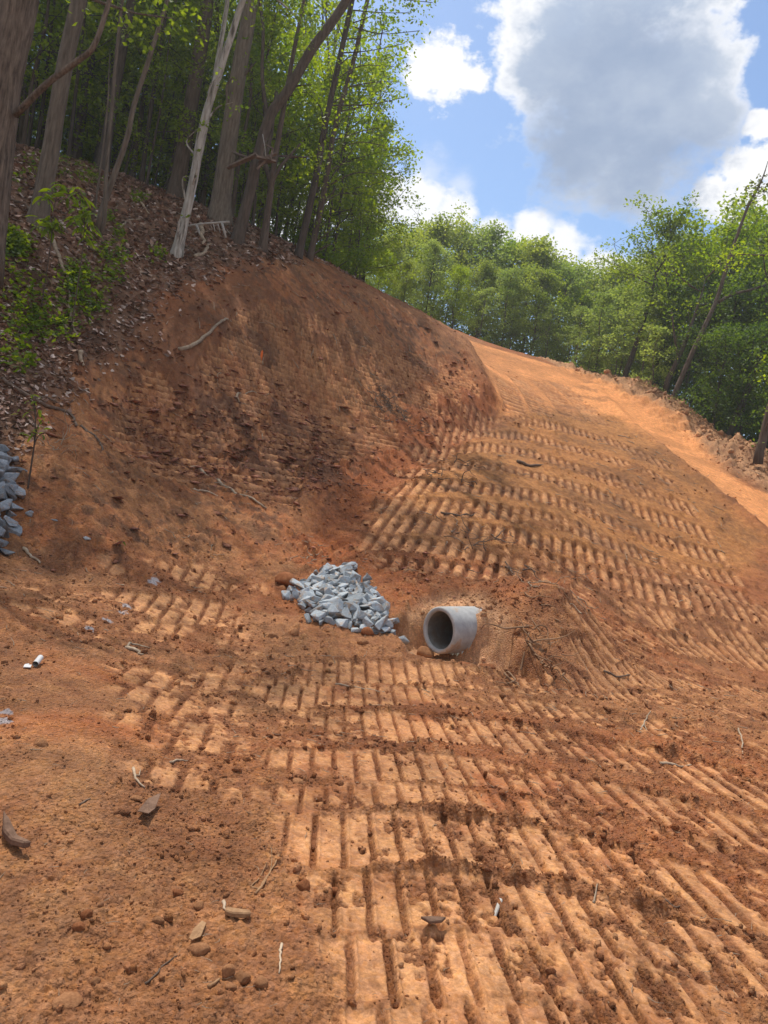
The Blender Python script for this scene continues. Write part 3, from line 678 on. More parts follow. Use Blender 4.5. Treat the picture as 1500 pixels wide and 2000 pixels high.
# ------------------------------------------------------------------ the wood on the left: named trunks
def hero(name, pts, w0, w1, y, label, mat, crown=None, cat='tree', dy=None, sides=12, limbs=None, leafmat=None, extra=0, crown_n=8, lsize=.13, per=70):
    """trunk through photo places at distance y; carries on upward; limbs/crown above"""
    W = [np.array(P(u, v, y + (dy*k/(len(pts)-1) if dy else 0))) for k, (u, v) in enumerate(pts)]
    z0 = ground_at(W[0][0], W[0][1]); b = Vector((W[0][0], W[0][1], z0))
    d = W[-1]-W[-2]; d /= np.linalg.norm(d)
    rg = np.random.default_rng(abs(hash(label)) % 99991 if False else sum(map(ord, label)))
    for k in range(3): d = d*.9+np.array((0, 0, .25))+rg.normal(size=3)*.04; d /= np.linalg.norm(d); W.append(W[-1]+d*(3.0 if extra == 0 else extra/3))
    loc = [w-np.array(b) for w in W]; path = catmull(loc, 5); n = len(path)
    nv = (len(pts)-1)*5
    r0 = w0*.88*y/F_PX*.5; r1 = w1*.9*y/F_PX*.5
    rad = [(r0+(r1-r0)*min(1, i/nv)) if i <= nv else r1*(1-.75*(i-nv)/(n-1-nv)) for i in range(n)]
    rad = [r*(1+.42*math.exp(-max(0, path[i][2])/(.18+r0*.6))) for i, r in enumerate(rad)]
    rg2 = random.Random(sum(map(ord, label)))
    g = Geo(); g.tube([path[0]-np.array((0, 0, .5))]+path, [rad[0]*1.1]+rad, sides=sides, lump=.10, rr=rg2)
    o = empty(name, b); tag(o, label, cat, None)
    cents = []; rr = []
    for (lp, lw0, lw1, tip) in (limbs or []):
        LW = [np.array(P(u, v, y+ddy))-np.array(b) for (u, v, ddy) in lp]; lpath = catmull(LW, 4)
        g.tube(lpath, [(lw0+(lw1-lw0)*t)*y/F_PX*.5 for t in np.linspace(0, 1, len(lpath))], sides=7, cap=True)
        if tip: cents += [lpath[-1], lpath[-3]]; rr += [tip, tip*.8]
    for i in range(crown_n):
        i0 = nv+int((n-1-nv)*(.1+.9*i/max(1, crown_n-1))); p = path[min(n-1, i0)]
        az = i*2.4+rg.random(); L = 2.6*(.6+.8*rg.random())
        lp = wander(p, (math.cos(az), math.sin(az), .35), L, 4, .15, rg, .05); g.tube(lp, [max(.015, rad[-1]*.8), .05, .035, .02, .012], sides=5, cap=False)
        for q in lp[2:]: cents += [q, q+rg.normal(size=3)*.5]; rr += [.8, .6]
    for (u, v, ddy, r) in (crown or []):
        c = np.array(P(u, v, y+ddy))-np.array(b); cents.append(c); rr.append(r)
        # a thin branch from the trunk to the spray
        i = int(np.argmin([np.linalg.norm(p-c-np.array((0, 0, -.9))) for p in path[:-3]])); a = path[i]
        mid = (a+c)/2+rg.normal(size=3)*.15+np.array((0, 0, .1)); br = catmull([a, mid, c], 4)
        g.tube(br, [max(.012, rad[i]*.28*(1-.85*t)) for t in np.linspace(0, 1, len(br))], sides=5, cap=False)
    link('trunk', g.mesh('trunk', mat), o)
    if cents:
        V, Fq, t = clump_leaves(cents, rr, per, lsize, rg, .6); link('crown', leaf_mesh('crown', V, Fq, t, leafmat or M_LEAF), o)
    return o
hero('oak_tree', [(-32,500),(-12,300),(8,140),(38,-10)], 80, 76, 13.2, 'thickest trunk, at the left edge, with grey furrowed bark', M_BARK_OAK, sides=20,
     limbs=[([(30,225,-.1),(90,165,-.4),(150,120,-.5),(182,92,-.6),(205,30,-.6),(222,-30,-.6)], 13, 8, 0)])
hero('oak_tree', [(74,437),(98,300),(122,150),(156,-10)], 38, 31, 17.0, 'grey straight trunk with leafy saplings at its foot', M_BARK_GREY, sides=16, limbs=[([(128,110,0),(150,60,.3),(172,-20,.5)], 8, 6, 0)])
hero('birch_tree', [(345,497),(358,440),(378,350),(398,240),(432,130),(455,60),(478,-10)], 23, 13, 20.8, 'pale mottled leaning trunk at the edge of the leaf litter', M_BARK_BIRCH, sides=10,
     crown=[(395,245,-.3,.35),(430,150,-.4,.4),(372,345,-.3,.25),(455,200,-.5,.45),(385,300,-.3,.3),(365,420,-.2,.2)], limbs=[([(385,330,0),(405,230,.2),(425,120,.3),(442,20,.4),(447,-40,.4)], 11, 8, .5)])
hero('oak_tree', [(343,388),(362,270),(384,140),(402,30),(408,-20)], 34, 27, 26.0, 'dark brown trunk behind the pale mottled leaning one', M_BARK_BROWN, sides=12)
hero('oak_tree', [(428,437),(440,330),(462,170),(492,-10)], 44, 30, 24.6, 'stout grey trunk rising behind the fallen wooden rail', M_BARK_GREY, sides=16, crown=[(455,150,-.6,.5),(500,120,-.5,.6)])
hero('oak_tree', [(462,474),(482,400),(502,310),(528,225),(562,178),(608,98),(642,52),(682,-10)], 25, 19, 23.4, 'brown trunk that leans far over and carries the tree stand', M_BARK_BROWN, sides=12,
     limbs=[([(524,235,0),(512,150,.2),(514,60,.3),(505,-10,.3)], 8, 6, .5), ([(545,200,0),(575,170,.2),(610,165,.2)], 4, 2, .5)], crown_n=2)
hero('oak_tree', [(514,480),(522,420),(530,360),(534,330)], 17, 13, 24.0, 'forked brown trunk just behind the tree stand', M_BARK_BROWN, sides=10,
     limbs=[([(531,365,0),(522,335,0),(518,310,0),(528,270,.2),(540,180,.3)], 11, 7, .4), ([(532,355,0),(548,325,0),(570,300,.2),(592,275,.3)], 8, 4, .4)], crown_n=2)
hero('oak_tree', [(583,497),(600,425),(620,330),(634,250),(660,130),(690,-10)], 17, 11, 26.0, 'slim dark trunk at the corner of the wood above the bare slope', M_BARK_DARK, sides=9,
     crown=[(640,230,-.5,.9),(600,180,-.4,.9),(690,180,.3,1.0),(720,110,.2,1.1),(680,60,0,1.1),(760,60,.4,.9),(800,25,.6,.8),(845,5,.6,.6),(735,20,0,1.0),(790,85,.5,.7),(820,60,.5,.5),(770,130,.3,.8),(790,190,.4,.45),(640,120,0,1),(640,20,0,1.1)], leafmat=M_LEAF_BRIGHT, per=85, crown_n=2)
hero('oak_tree', [(606,500),(628,400),(642,320),(656,240),(690,120),(720,-10)], 14, 9, 27.0, 'slim leafy trunk nearest the sky on the wooded corner', M_BARK_BROWN, sides=9,
     crown=[(700,230,.3,1.0),(740,250,.4,.7),(720,310,.3,.7),(690,290,0,.9),(660,360,0,.8),(700,380,.3,.55),(640,430,-.2,.6),(665,440,.2,.5),(650,300,-.4,.8),(735,190,.3,.9),(780,160,.4,.6),(620,380,-.5,.6),(640,475,.1,.5),(600,330,-.6,.7),(745,340,.3,.4),(755,285,.3,.4),(700,330,.2,.7),(625,460,0,.5),(655,480,.1,.4)], leafmat=M_LEAF_BRIGHT, per=85, crown_n=2)
hero('young_tree', [(205,420),(208,330),(218,220),(226,120),(240,-10)], 9, 7, 18.5, 'thin straight sapling trunk standing close before a leaning one', M_BARK_GREY, sides=7, crown_n=3)
hero('young_tree', [(198,415),(222,345),(248,270),(262,205),(296,100),(330,-10)], 14, 9, 18.9, 'thin leaning trunk rising right beside a straight sapling', M_BARK_GREY, sides=8, crown_n=3)
hero('young_tree', [(186,402),(196,330),(206,250),(212,180)], 5, 3, 19.2, 'thinnest bare stem left of the straight sapling', M_BARK_GREY, sides=6, crown_n=0, extra=1.2)

# ------------------------------------------------------------------ tree kinds, copied
rgk = np.random.default_rng(3)
def kind(seed, **k): return tree_geo(np.random.default_rng(seed), **k)
CAN = [kind(s, H=19, r0=.20, crown0=.42, spread=4.2, nlimb=14, per=15, leaf=.21, clump_r=1.05, mat_leaf=M_LEAF, mat_bark=M_BARK_DARK, twigs=4) for s in (11, 12, 13)]
MID = [kind(s, H=9, r0=.065, crown0=.16, spread=2.6, nlimb=17, per=75, leaf=.145, clump_r=.55, mat_leaf=mm, mat_bark=M_BARK_DARK, twigs=4, up=.12, squash=.4, topr=.3, sides=6) for s, mm in ((21, M_LEAF_BRIGHT), (22, M_LEAF_BRIGHT), (23, M_LEAF), (24, M_LEAF_BRIGHT))]
POLE = [kind(s, H=16, r0=.11, crown0=.5, spread=1.8, nlimb=9, per=40, leaf=.17, clump_r=.7, mat_leaf=M_LEAF, mat_bark=bk, sides=7) for s, bk in ((31, M_BARK_DARK), (32, M_BARK_BROWN), (33, M_BARK_GREY))]
BROAD = [kind(s, H=15, r0=.20, crown0=.24, spread=4.6, nlimb=23, per=40, leaf=.24, clump_r=1.15, mat_leaf=mm, mat_bark=M_BARK_BROWN, twigs=4, up=.35) for s, mm in ((41, M_LEAF_HAZED), (42, M_LEAF_BRIGHT), (43, M_LEAF_HAZED), (44, M_LEAF_PALE))]  # far and pale leaf colours carry some of the haze
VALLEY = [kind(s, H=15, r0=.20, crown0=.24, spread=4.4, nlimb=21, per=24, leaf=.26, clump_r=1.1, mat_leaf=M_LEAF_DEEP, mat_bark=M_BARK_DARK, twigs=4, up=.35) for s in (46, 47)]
DEEPU = [kind(s, H=8, r0=.07, crown0=.05, spread=2.6, nlimb=18, per=60, leaf=.19, clump_r=.65, mat_leaf=mm, mat_bark=M_BARK_DARK, twigs=4, up=.15, squash=.5, sides=6) for s, mm in ((48, M_LEAF), (49, M_LEAF_DEEP))]
LIGHT = [kind(s, H=10, r0=.10, crown0=.14, spread=3.0, nlimb=19, per=38, leaf=.22, clump_r=.75, mat_leaf=M_LEAF_PALE, mat_bark=M_BARK_GREY, twigs=4, up=.15, squash=.4, sparse=.85) for s in (51, 52, 53)]
OPEN = [kind(s, H=16, r0=.30, crown0=.30, spread=5.6, nlimb=24, per=40, leaf=.24, clump_r=.95, topr=.12, mat_leaf=mm, mat_bark=M_BARK_DARK, twigs=4, up=.45, squash=.5) for s, mm in ((61, M_LEAF), (62, M_LEAF_BRIGHT))]
_first = {}
def plant(key, meshes, idx, name, loc, label, cat, group, rz, s, sxy=None, tilt=(0, 0)):
    k = (key, idx)
    if k in _first: return copy_tree(_first[k], loc, rz, s, label, sxy, tilt, group)
    o = tree_obj(name, meshes[idx], loc, label, cat, group, rz, s, sxy, tilt); _first[k] = o; return o
rt = random.Random(5)
def jit(a): return rt.uniform(-a, a)
# canopy over the wood
pl = []
def clear(x, y, d, lst): return all((x-a)**2+(y-b)**2 > d*d for a, b in lst)
tries = 0
while len(pl) < 15 and tries < 4000:
    tries += 1; x = rt.uniform(-24, -2.5); y = rt.uniform(22, 46)
    if y < 25.5+max(0, (x+9)*.35) or not clear(x, y, 3.4, pl): continue
    if x > -7.5 and y < 40: continue
    pl.append((x, y)); plant('can', CAN, len(pl) % 3, 'forest_tree', (x, y, ground_at(x, y)-.05), 'tall dark trunk deep in the shaded wood on the hill', 'tree', 'tall trees in the hillside wood', rt.uniform(0, 6.28), rt.uniform(.82, 1.12), tilt=(jit(.05), jit(.06)))
pp = []; tries = 0
while len(pp) < 55 and tries < 6000:
    tries += 1; x = rt.uniform(-22, -2.6); y = rt.uniform(21, 40)
    if y < 24.5+max(0, (x+9)*.4) or not clear(x, y, 1.0, pp+pl): continue
    if x > -6.5 and y < 36: continue
    pp.append((x, y)); plant('pole', POLE, len(pp) % 3, 'slender_tree', (x, y, ground_at(x, y)-.05), 'slender pole-like trunk among the shaded trees of the wood', 'tree', 'slender trees in the hillside wood', rt.uniform(0, 6.28), rt.uniform(.6, 1.05), tilt=(jit(.07), jit(.08)))
pm = []; tries = 0
while len(pm) < 120 and tries < 6000:
    tries += 1; x = rt.uniform(-24, -2.6); y = rt.uniform(22, 42)
    if y < 24.6+max(0, (x+9)*.4) or not clear(x, y, .9, pm): continue
    if x > -6.0 and y < 29.5: continue
    if x > -3.0 and y < 32: continue
    pm.append((x, y)); plant('mid', MID, len(pm) % 4, 'understory_tree', (x, y, ground_at(x, y)-.05), 'leafy young understory tree between the trunks of the wood', 'tree', 'young leafy trees in the hillside wood', rt.uniform(0, 6.28), rt.uniform(.6, 1.15), tilt=(jit(.06), jit(.08)))
# behind and above the named trunks at the left
for (x, y, s, k) in [(-12.5,20.5,1.0,0),(-14.5,18,1.05,1),(-11.5,25,1.0,2),(-16,24,1.1,0),(-18,15,1.0,1)]:
    plant('can', CAN, k, 'forest_tree', (x, y, ground_at(x, y)-.05), 'tall dark trunk deep in the shaded wood on the hill', 'tree', 'tall trees in the hillside wood', rt.uniform(0, 6.28), s)

# ------------------------------------------------------------------ trees beyond the ridge
def back_tree(key, meshes, idx, u, vtop, y, label, group, name='broadleaf_tree', H0=15.0, wid=None, sink=0.0, rz=None, tilt=(0, 0)):
    x, yy, zt = P(u, vtop, y); z0 = ground_at(x, yy)-.1; s = max(.25, (zt-z0)/H0)
    return plant(key, meshes, idx, name, (x, yy, z0), label, 'tree', group, rt.uniform(0, 6.28) if rz is None else rz, s, wid, tilt)
GB = 'broad trees of the wood beyond the ridge'; LB = 'broad leafy tree in the sunlit wood beyond the graded ridge'
GL = 'pale young trees along the edge of the far wood'; LL = 'pale green young tree along the sunlit edge of the far wood'
back = [(640,470,54,0),(690,445,56,1),(725,428,58,3),(775,450,55,2),(825,432,60,0),(872,428,57,2),(915,440,60,0),(962,445,57,3),(1005,462,60,1),(1045,468,56,2),(1085,505,58,0),(1110,515,54,3),(1145,530,60,2),(1190,525,62,1),(1240,505,58,0),
        (750,480,49,1),(850,470,50,3),(950,500,51,0),(1060,520,50,2),(1140,560,52,1),(1210,560,50,3),(1275,500,55,2),(800,500,47,2),(900,510,48,1),(1000,520,49,3)]
for (u, v, y, k) in back: back_tree('broad', BROAD, k, u, v+12, y, LB, GB, wid=rt.uniform(.85, 1.15))
for (u, v, y, k) in [(700,510,47,0),(745,520,46,1),(830,560,48,2),(880,560,48,0),(950,565,48,1),(1010,580,49,2),(1080,600,48,0),(1140,600,44,1),(1185,575,43,2),(1235,565,42,0),(1275,590,40,1),(1160,650,43,2),(1215,640,41,0),(1120,640,47,1),(1290,640,37,2),(790,560,47,1),(660,520,48,2)]:
    back_tree('light', LIGHT, k, u, v, y, LL, GL, 'young_tree', H0=10.0, wid=rt.uniform(.9, 1.25))
# right-hand side, falling into the dark valley
GR = 'leafy trees in the valley beyond the soil bank'; LR = 'deep green leafy tree standing in the valley behind the soil bank'
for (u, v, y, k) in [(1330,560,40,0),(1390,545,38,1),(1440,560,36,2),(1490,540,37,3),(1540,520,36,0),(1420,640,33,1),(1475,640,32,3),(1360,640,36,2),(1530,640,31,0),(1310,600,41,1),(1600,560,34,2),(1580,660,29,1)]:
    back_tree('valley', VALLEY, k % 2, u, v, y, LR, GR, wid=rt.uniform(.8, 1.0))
for (u, v, y, k) in [(1350,470,46,0),(1480,430,44,2),(1560,400,42,1),(1430,480,48,3)]:
    back_tree('broad', BROAD, k, u, v, y, LB, GB)
GU = 'young trees on the valley side behind the soil bank'; LU = 'low leafy young tree filling the valley side behind the soil bank'
bc = catmull(BERM, 6)
for i in range(34):
    k = rt.randrange(2, len(bc)-1); t = bc[k]-bc[k-1]; t = t/np.linalg.norm(t); nrm = np.array((-t[1], t[0])); nrm = nrm if nrm[0] > 0 else -nrm
    q = bc[k]+nrm*rt.uniform(3.0, 9.0); plant('under', DEEPU, i % 2, 'understory_tree', (q[0], q[1], ground_at(q[0], q[1])-.1), LU, 'tree', GU, rt.uniform(0, 6.28), rt.uniform(.45, .85))
o = back_tree('open', OPEN, 0, 1335, 375, 41, 'open-crowned dark-limbed oak that stands tallest behind the soil bank', None, 'oak_tree', H0=18.2, rz=1.0)
o = back_tree('open', OPEN, 1, 1440, 385, 39, 'bright yellow-green open tree at the right edge, beside the tall oak', None, 'oak_tree', H0=18.2, rz=2.2)
# two leaning trunks in front of them
hero('pine_tree', [(1318,768),(1352,690),(1375,640),(1400,585),(1420,520),(1440,460),(1462,400),(1478,372)], 12, 5, 35.0, 'long leaning bare trunk with a tuft of needles at its top', M_BARK_BROWN, sides=8, crown_n=0, extra=1.5, lsize=.16, per=90, leafmat=M_NEEDLE,
     crown=[(1478,365,0,.7),(1490,350,0,.6),(1465,395,.2,.5),(1500,370,.2,.6)], limbs=[([(1403,590,0),(1430,575,0),(1470,565,0),(1520,548,0)], 7, 4, 1.0)])
hero('young_tree', [(1303,745),(1325,700),(1345,650),(1362,600)], 13, 5, 36.0, 'short leaning trunk beside the long leaning bare one', M_BARK_BROWN, sides=8, crown_n=3, extra=1.5, crown=[(1350,600,0,.8),(1335,640,0,.7),(1380,610,.2,.8),(1400,595,.1,.5)], limbs=[([(1325,700,0),(1318,660,0),(1312,610,0)], 6, 3, .6)], leafmat=M_LEAF_BRIGHT)
hero('young_tree', [(1484,880),(1492,850),(1503,800),(1520,740)], 20, 14, 27.0, 'brown stem at the right edge with bright leaves on it', M_BARK_BROWN, sides=8, crown_n=3, crown=[(1488,735,-.2,.4),(1500,800,-.2,.35),(1478,865,-.1,.3),(1505,690,0,.5)], leafmat=M_LEAF_BRIGHT)
hero('oak_tree', [(1425,850),(1445,800),(1470,735),(1500,650)], 16, 12, 32.0, 'dark leaning trunk in the valley near the right edge', M_BARK_DARK, sides=8, crown_n=3, extra=3)
hero('oak_tree', [(1222,730),(1240,680),(1256,630),(1270,585)], 12, 8, 40.0, 'dark short trunk among pale young trees at the bank', M_BARK_DARK, sides=8, crown_n=4, extra=2)
# low bushes closing the foot of the wood
def bush(loc, r, label, seed, mat=M_LEAF_BRIGHT, leaf=.14, per=120, group=None):
    rg = np.random.default_rng(seed); g = Geo(); cents = []; rr = []
    for k in range(7):
        az = rg.random()*6.28; lp = wander((0, 0, -.1), (math.cos(az)*.8, math.sin(az)*.8, 1.0), r*(.7+.6*rg.random()), 4, .15, rg); g.tube(lp, [.022, .018, .013, .009, .006], sides=5, cap=False)
        cents += [lp[2], lp[3], lp[4]]; rr += [r*.35, r*.4, r*.45]
    o = empty('bush', loc); tag(o, label, 'bush', group); link('stem', g.mesh('stem', M_BARK_BROWN), o)
    V, Fq, t = clump_leaves(cents, rr, per, leaf, rg); link('foliage', leaf_mesh('foliage', V, Fq, t, mat), o); return o
for i, (u, v, y, r) in enumerate([(655,505,30.5,1.3),(690,520,31.5,1.5),(625,500,30,1.0)]):
    bush(put(u, v, y), r, ['yellow-green bush at the crest where the wood ends', 'bright bush half hidden behind the bare crest', 'small bush at the foot of the slim corner trunks'][i], 200+i)
# ------------------------------------------------------------------ stones, pipe, wood and the rest
M_CONC = speckled('concrete', (.30, .295, .285), (.47, .46, .44), scale=7, rough=.85, bump=.25, bscale=60, bdist=.006, c2=(.36, .24, .15), s2=3.5)
M_CONC_SHADE = speckled('concrete_bore_shaded', (.13, .125, .115), (.22, .21, .19), scale=9, rough=.9, bump=.2, bscale=50, bdist=.006, c2=(.16, .12, .09), s2=3.0)  # same concrete, with the shade inside the pipe put into its colour
M_RIP = speckled('blue_grey_stone', (.245, .275, .295), (.43, .46, .475), scale=9, rough=.8, bump=.5, bscale=30, bdist=.012, rand=.28, c2=(.36, .27, .20), s2=3.2)
M_RIPD = speckled('dark_grey_stone', (.135, .148, .160), (.30, .315, .33), scale=7, rough=.8, bump=.5, bscale=30, bdist=.012, rand=.35, c2=(.20, .15, .12), s2=3.0)
M_CLAYSTONE = speckled('clay_boulder', (.27, .115, .048), (.44, .21, .095), scale=10, rough=.92, bump=.7, bscale=30, bdist=.015, rand=.15)
M_REDSTONE = speckled('red_boulder', (.22, .07, .025), (.36, .14, .055), scale=8, rough=.92, bump=.7, bscale=30, bdist=.015)
M_STICK = speckled('weathered_stick', (.24, .165, .105), (.47, .36, .25), scale=14, rough=.85, bump=.5, bscale=30, bdist=.006, rand=.2)
M_DSTICK = speckled('dark_stick', (.085, .055, .038), (.20, .14, .10), scale=14, rough=.9, bump=.5, bscale=30, bdist=.006, rand=.2)
M_ROOT = speckled('soiled_root', (.16, .085, .045), (.36, .22, .125), scale=6, rough=.9, bump=.4, bscale=30, bdist=.005)
M_GREYWOOD = speckled('grey_wood', (.30, .275, .24), (.50, .47, .42), scale=10, rough=.85, bump=.5, bscale=30, bdist=.004, stretch=(1, 1, 1))
M_PLANK = speckled('old_plank', (.085, .060, .045), (.22, .165, .125), scale=8, rough=.9, bump=.5, bscale=20, bdist=.008, rand=.25)
M_WHITE = principled('white_plastic', (.58, .57, .56), .4)
M_ORANGE = principled('orange_paint', (.75, .16, .03), .6)
M_TANWOOD = speckled('fresh_split_wood', (.22, .115, .055), (.40, .235, .12), scale=30, rough=.85, bump=.4, bscale=60, bdist=.003)
M_BROWNBARK = speckled('bark_strip', (.10, .055, .035), (.22, .13, .085), scale=16, rough=.9, bump=.6, bscale=40, bdist=.006)

def hull(seed, n=16, flat=(1, .8, .65), jag=.0):
    rg = np.random.default_rng(seed); bm = bmesh.new()
    # angular block: points pulled towards the faces of a skewed box
    for k in range(n):
        p = rg.uniform(-1, 1, 3); a = int(rg.integers(0, 3)); p[a] = math.copysign(1, p[a])*rg.uniform(.75, 1)
        bm.verts.new((p[0]*flat[0]*.5, p[1]*flat[1]*.5, p[2]*flat[2]*.5))
    r = bmesh.ops.convex_hull(bm, input=bm.verts[:]); bmesh.ops.delete(bm, geom=list({g for g in r['geom_interior']+r['geom_unused'] if isinstance(g, bmesh.types.BMVert)}), context='VERTS')
    bmesh.ops.dissolve_limit(bm, angle_limit=.18, verts=bm.verts[:], edges=bm.edges[:])
    bmesh.ops.bevel(bm, geom=bm.edges[:], offset=.025, segments=1, affect='EDGES', clamp_overlap=True)
    me = bpy.data.meshes.new('stone'); bm.to_mesh(me); bm.free(); return me
def lumpy(seed, mat, flat=(1, .85, .7), amp=.22):
    rg = np.random.default_rng(seed); bm = bmesh.new(); bmesh.ops.create_icosphere(bm, subdivisions=3, radius=.5)
    o = rg.uniform(0, 50, 3); pl_ = [(rg.normal(size=3), rg.uniform(.30, .44)) for _ in range(9)]; pl_ = [(d/np.linalg.norm(d), k) for d, k in pl_]
    from mathutils import noise as mn
    for v in bm.verts:
        p = np.array(v.co)
        for d, k in pl_:
            t = p@d
            if t > k: p = p-d*(t-k)*.85
        s = 1+amp*mn.fractal(Vector(p*3+o), 1.0, 2.0, 3)*.6
        v.co = (p[0]*s*flat[0], p[1]*s*flat[1], p[2]*s*flat[2])
    me = bpy.data.meshes.new('stone'); bm.to_mesh(me); bm.free(); me.polygons.foreach_set('use_smooth', [True]*len(me.polygons)); me.materials.append(mat); return me
RIPM = [hull(300+i, n=11+i % 6, flat=(1, .62+.05*(i % 7), .42+.06*(i % 5))) for i in range(16)]
RIPD = []
for m in RIPM:
    d = m.copy(); m.materials.append(M_RIP); d.materials.append(M_RIPD); RIPD.append(d)

def stone_heap(name, poly, label, cat, meshes, spacing, size, layers, seed, dome=.12):
    rg = random.Random(seed); pa = np.array(poly); c = pa.mean(0)
    root = empty(name, (c[0], c[1], ground_at(*c))); tag(root, label, cat)
    x0, y0 = pa.min(0); x1, y1 = pa.max(0); cand = []
    for lay in range(layers):
        pts = []; t = 0
        while t < 9000:
            t += 1; x, y = rg.uniform(x0, x1), rg.uniform(y0, y1)
            if all((x-a)**2+(y-b)**2 > spacing**2 for a, b in pts): pts.append((x, y))
        pts = [p for p in pts if poly_dist(np.array([p[0]]), np.array([p[1]]), poly)[0] > (lay*.10-.01)]
        cand += [(x, y, lay) for x, y in pts]
    xs = np.array([a[0] for a in cand]); ys = np.array([a[1] for a in cand]); zs, _ = surf(xs, ys)
    ins = np.clip(poly_dist(xs, ys, poly), 0, .6)
    for (x, y, lay), z, q in zip(cand, zs, ins):
        o = link('stone', meshes[rg.randrange(len(meshes))], root); s = size*rg.choice((.7, .8, .9, 1.0, 1.05, 1.15, 1.25, 1.4))*(1.18 if lay == layers-1 and rg.random() < .3 else 1)
        o.scale = (s*rg.uniform(.85, 1.15), s, s*rg.uniform(.85, 1.15)); o.rotation_euler = (rg.uniform(-.7, .7), rg.uniform(-.7, .7), rg.uniform(0, 6.28))
        o.location = Vector((x, y, z+size*(.16+.34*lay)+dome*q)) - root.location
    return root, len(cand)
_, n1 = stone_heap('stone_apron', RIPRAP, 'heap of pale blue-grey broken stones beside the concrete pipe', 'stone heap', RIPM, .112, .178, 2, 4, .06)
_, n2 = stone_heap('stone_apron', LEFTPILE, 'heap of dark grey broken stones cut off by the left edge', 'stone heap', RIPD, .145, .215, 2, 5)
print('stones', n1, n2)

# concrete pipe
def culvert():
    c = Vector(P(857, 1231, 9.0)); ax = Vector((.76, .64, .03)).normalized(); sd = ax.cross(Vector((0, 0, 1))).normalized(); u = sd.cross(ax)
    root = empty('drain_pipe', c - Vector((0, 0, .30))); tag(root, 'grey concrete drain pipe sticking out of the clay slope', 'pipe')
    def ring_surface(prof, name, mat, seg=64):
        V = []; Fs = []
        for (t, r) in prof:
            for k in range(seg):
                a = 2*math.pi*k/seg; V.append(tuple(c + ax*t + sd*(r*math.cos(a)) + u*(r*math.sin(a)) - root.location))
        for i in range(len(prof)-1):
            for k in range(seg):
                k2 = (k+1) % seg; Fs.append((i*seg+k, i*seg+k2, (i+1)*seg+k2, (i+1)*seg+k))
        g = Geo(); g.add(V, Fs); return link(name, g.mesh(name, mat), root)
    ring_surface([(.030, .297), (.25, .298), (.6, .298), (1.2, .298), (2.2, .298)], 'barrel', M_CONC)
    ring_surface([(.032, .236), (.012, .240), (.0, .248), (-.002, .27), (.0, .284), (.012, .294), (.0305, .2965)], 'rim', M_CONC)
    ring_surface([(2.3, .10), (2.2, .236), (1.2, .236), (.5, .236), (.0315, .2365)], 'bore', M_CONC_SHADE)
culvert()

# single stones and clods one can point at
def boulder(u, v, px, label, mat=M_CLAYSTONE, flat=(1, .85, .7), rz=0.0, seed=None, sink=.32, tilt=0.0, name='boulder', cat='stone', hullm=False, group=None):
    g = G(u, v+px*.25); s = px*.9*g.y/F_PX; z = surf1(g.x, g.y)
    me = lumpy(seed or int(u*7+v), mat, flat) 
    o = link(name, me); o.scale = (s, s, s); o.location = (g.x, g.y, z + s*flat[2]*(.5-sink)); o.rotation_euler = (tilt, tilt*.5, rz); tag(o, label, cat, group); return o
boulder(554, 1126, 58, 'rounded red clay boulder left of the pale stone heap', M_REDSTONE, (1, .8, .62))
boulder(832, 1258, 40, 'tan boulder right before the mouth of the concrete pipe', M_CLAYSTONE, (1, .85, .8))
boulder(950, 1290, 42, 'rounded brown boulder in front of the root tangle', M_REDSTONE, (1, .8, .6))
boulder(908, 1284, 30, 'small brown stone between the pipe and a rounded boulder', M_REDSTONE, (1, .9, .75))
boulder(707, 1250, 28, 'brown square-edged clod below the pale stone heap', M_CLAYSTONE, (1, .8, .7))
boulder(718, 1232, 30, 'orange clod lying on the lower edge of the pale stone heap', M_REDSTONE, (1, .8, .7))
boulder(532, 1240, 26, 'left one of two orange clods beside the pale stone heap', M_CLAYSTONE, (1, .8, .7))
boulder(573, 1238, 24, 'right one of two orange clods beside the pale stone heap', M_CLAYSTONE, (1, .85, .75))
boulder(386, 1858, 52, 'tan square-edged stone with a dry leaf behind it', M_CLAYSTONE, (1, .62, .6), rz=.3)
boulder(75, 1488, 34, 'pale tan stone on the dirt mound near the left edge', M_CLAYSTONE, (1, .8, .75))
boulder(152, 1824, 32, 'reddish stone lying low at the lower left', M_REDSTONE, (1, .8, .6))
boulder(166, 1806, 26, 'reddish stone touching a lower flat one at the lower left', M_REDSTONE, (1, .9, .8))
boulder(135, 1945, 74, 'large flat tan slab half sunk in the dirt at the lower left corner', M_CLAYSTONE, (1, .7, .3), rz=.7, tilt=.18)
boulder(184, 1934, 22, 'small tan stone right of the half sunk slab', M_CLAYSTONE, (1, .9, .8))
boulder(440, 1915, 42, 'tan clod with one upright edge among the loose gravel', M_CLAYSTONE, (.8, .7, .8))
boulder(470, 1918, 38, 'rounded brown clod leaning on a tan upright one', M_CLAYSTONE, (1, .8, .7))
boulder(505, 1933, 34, 'roundest clod at the right end of the loose gravel', M_CLAYSTONE, (1, .9, .8))
boulder(447, 1945, 28, 'lowest clod of the loose gravel group', M_CLAYSTONE, (1, .8, .7))
boulder(345, 1752, 26, 'small dark red clod above the tan stone with the leaf', M_REDSTONE, (1, .8, .6))
boulder(305, 1812, 30, 'tan block in the loose dirt left of the wood chip', M_CLAYSTONE, (1, .7, .6))
boulder(388, 1772, 26, 'pale round clod up and left of the wood chip', M_CLAYSTONE, (1, .9, .8))
boulder(262, 1574, 30, 'tan clod beside twigs at the left of the track marks', M_CLAYSTONE, (1, .6, .5))
boulder(583, 1514, 34, 'brown clod pushed up at the left end of a track row', M_CLAYSTONE, (1, .7, .5))
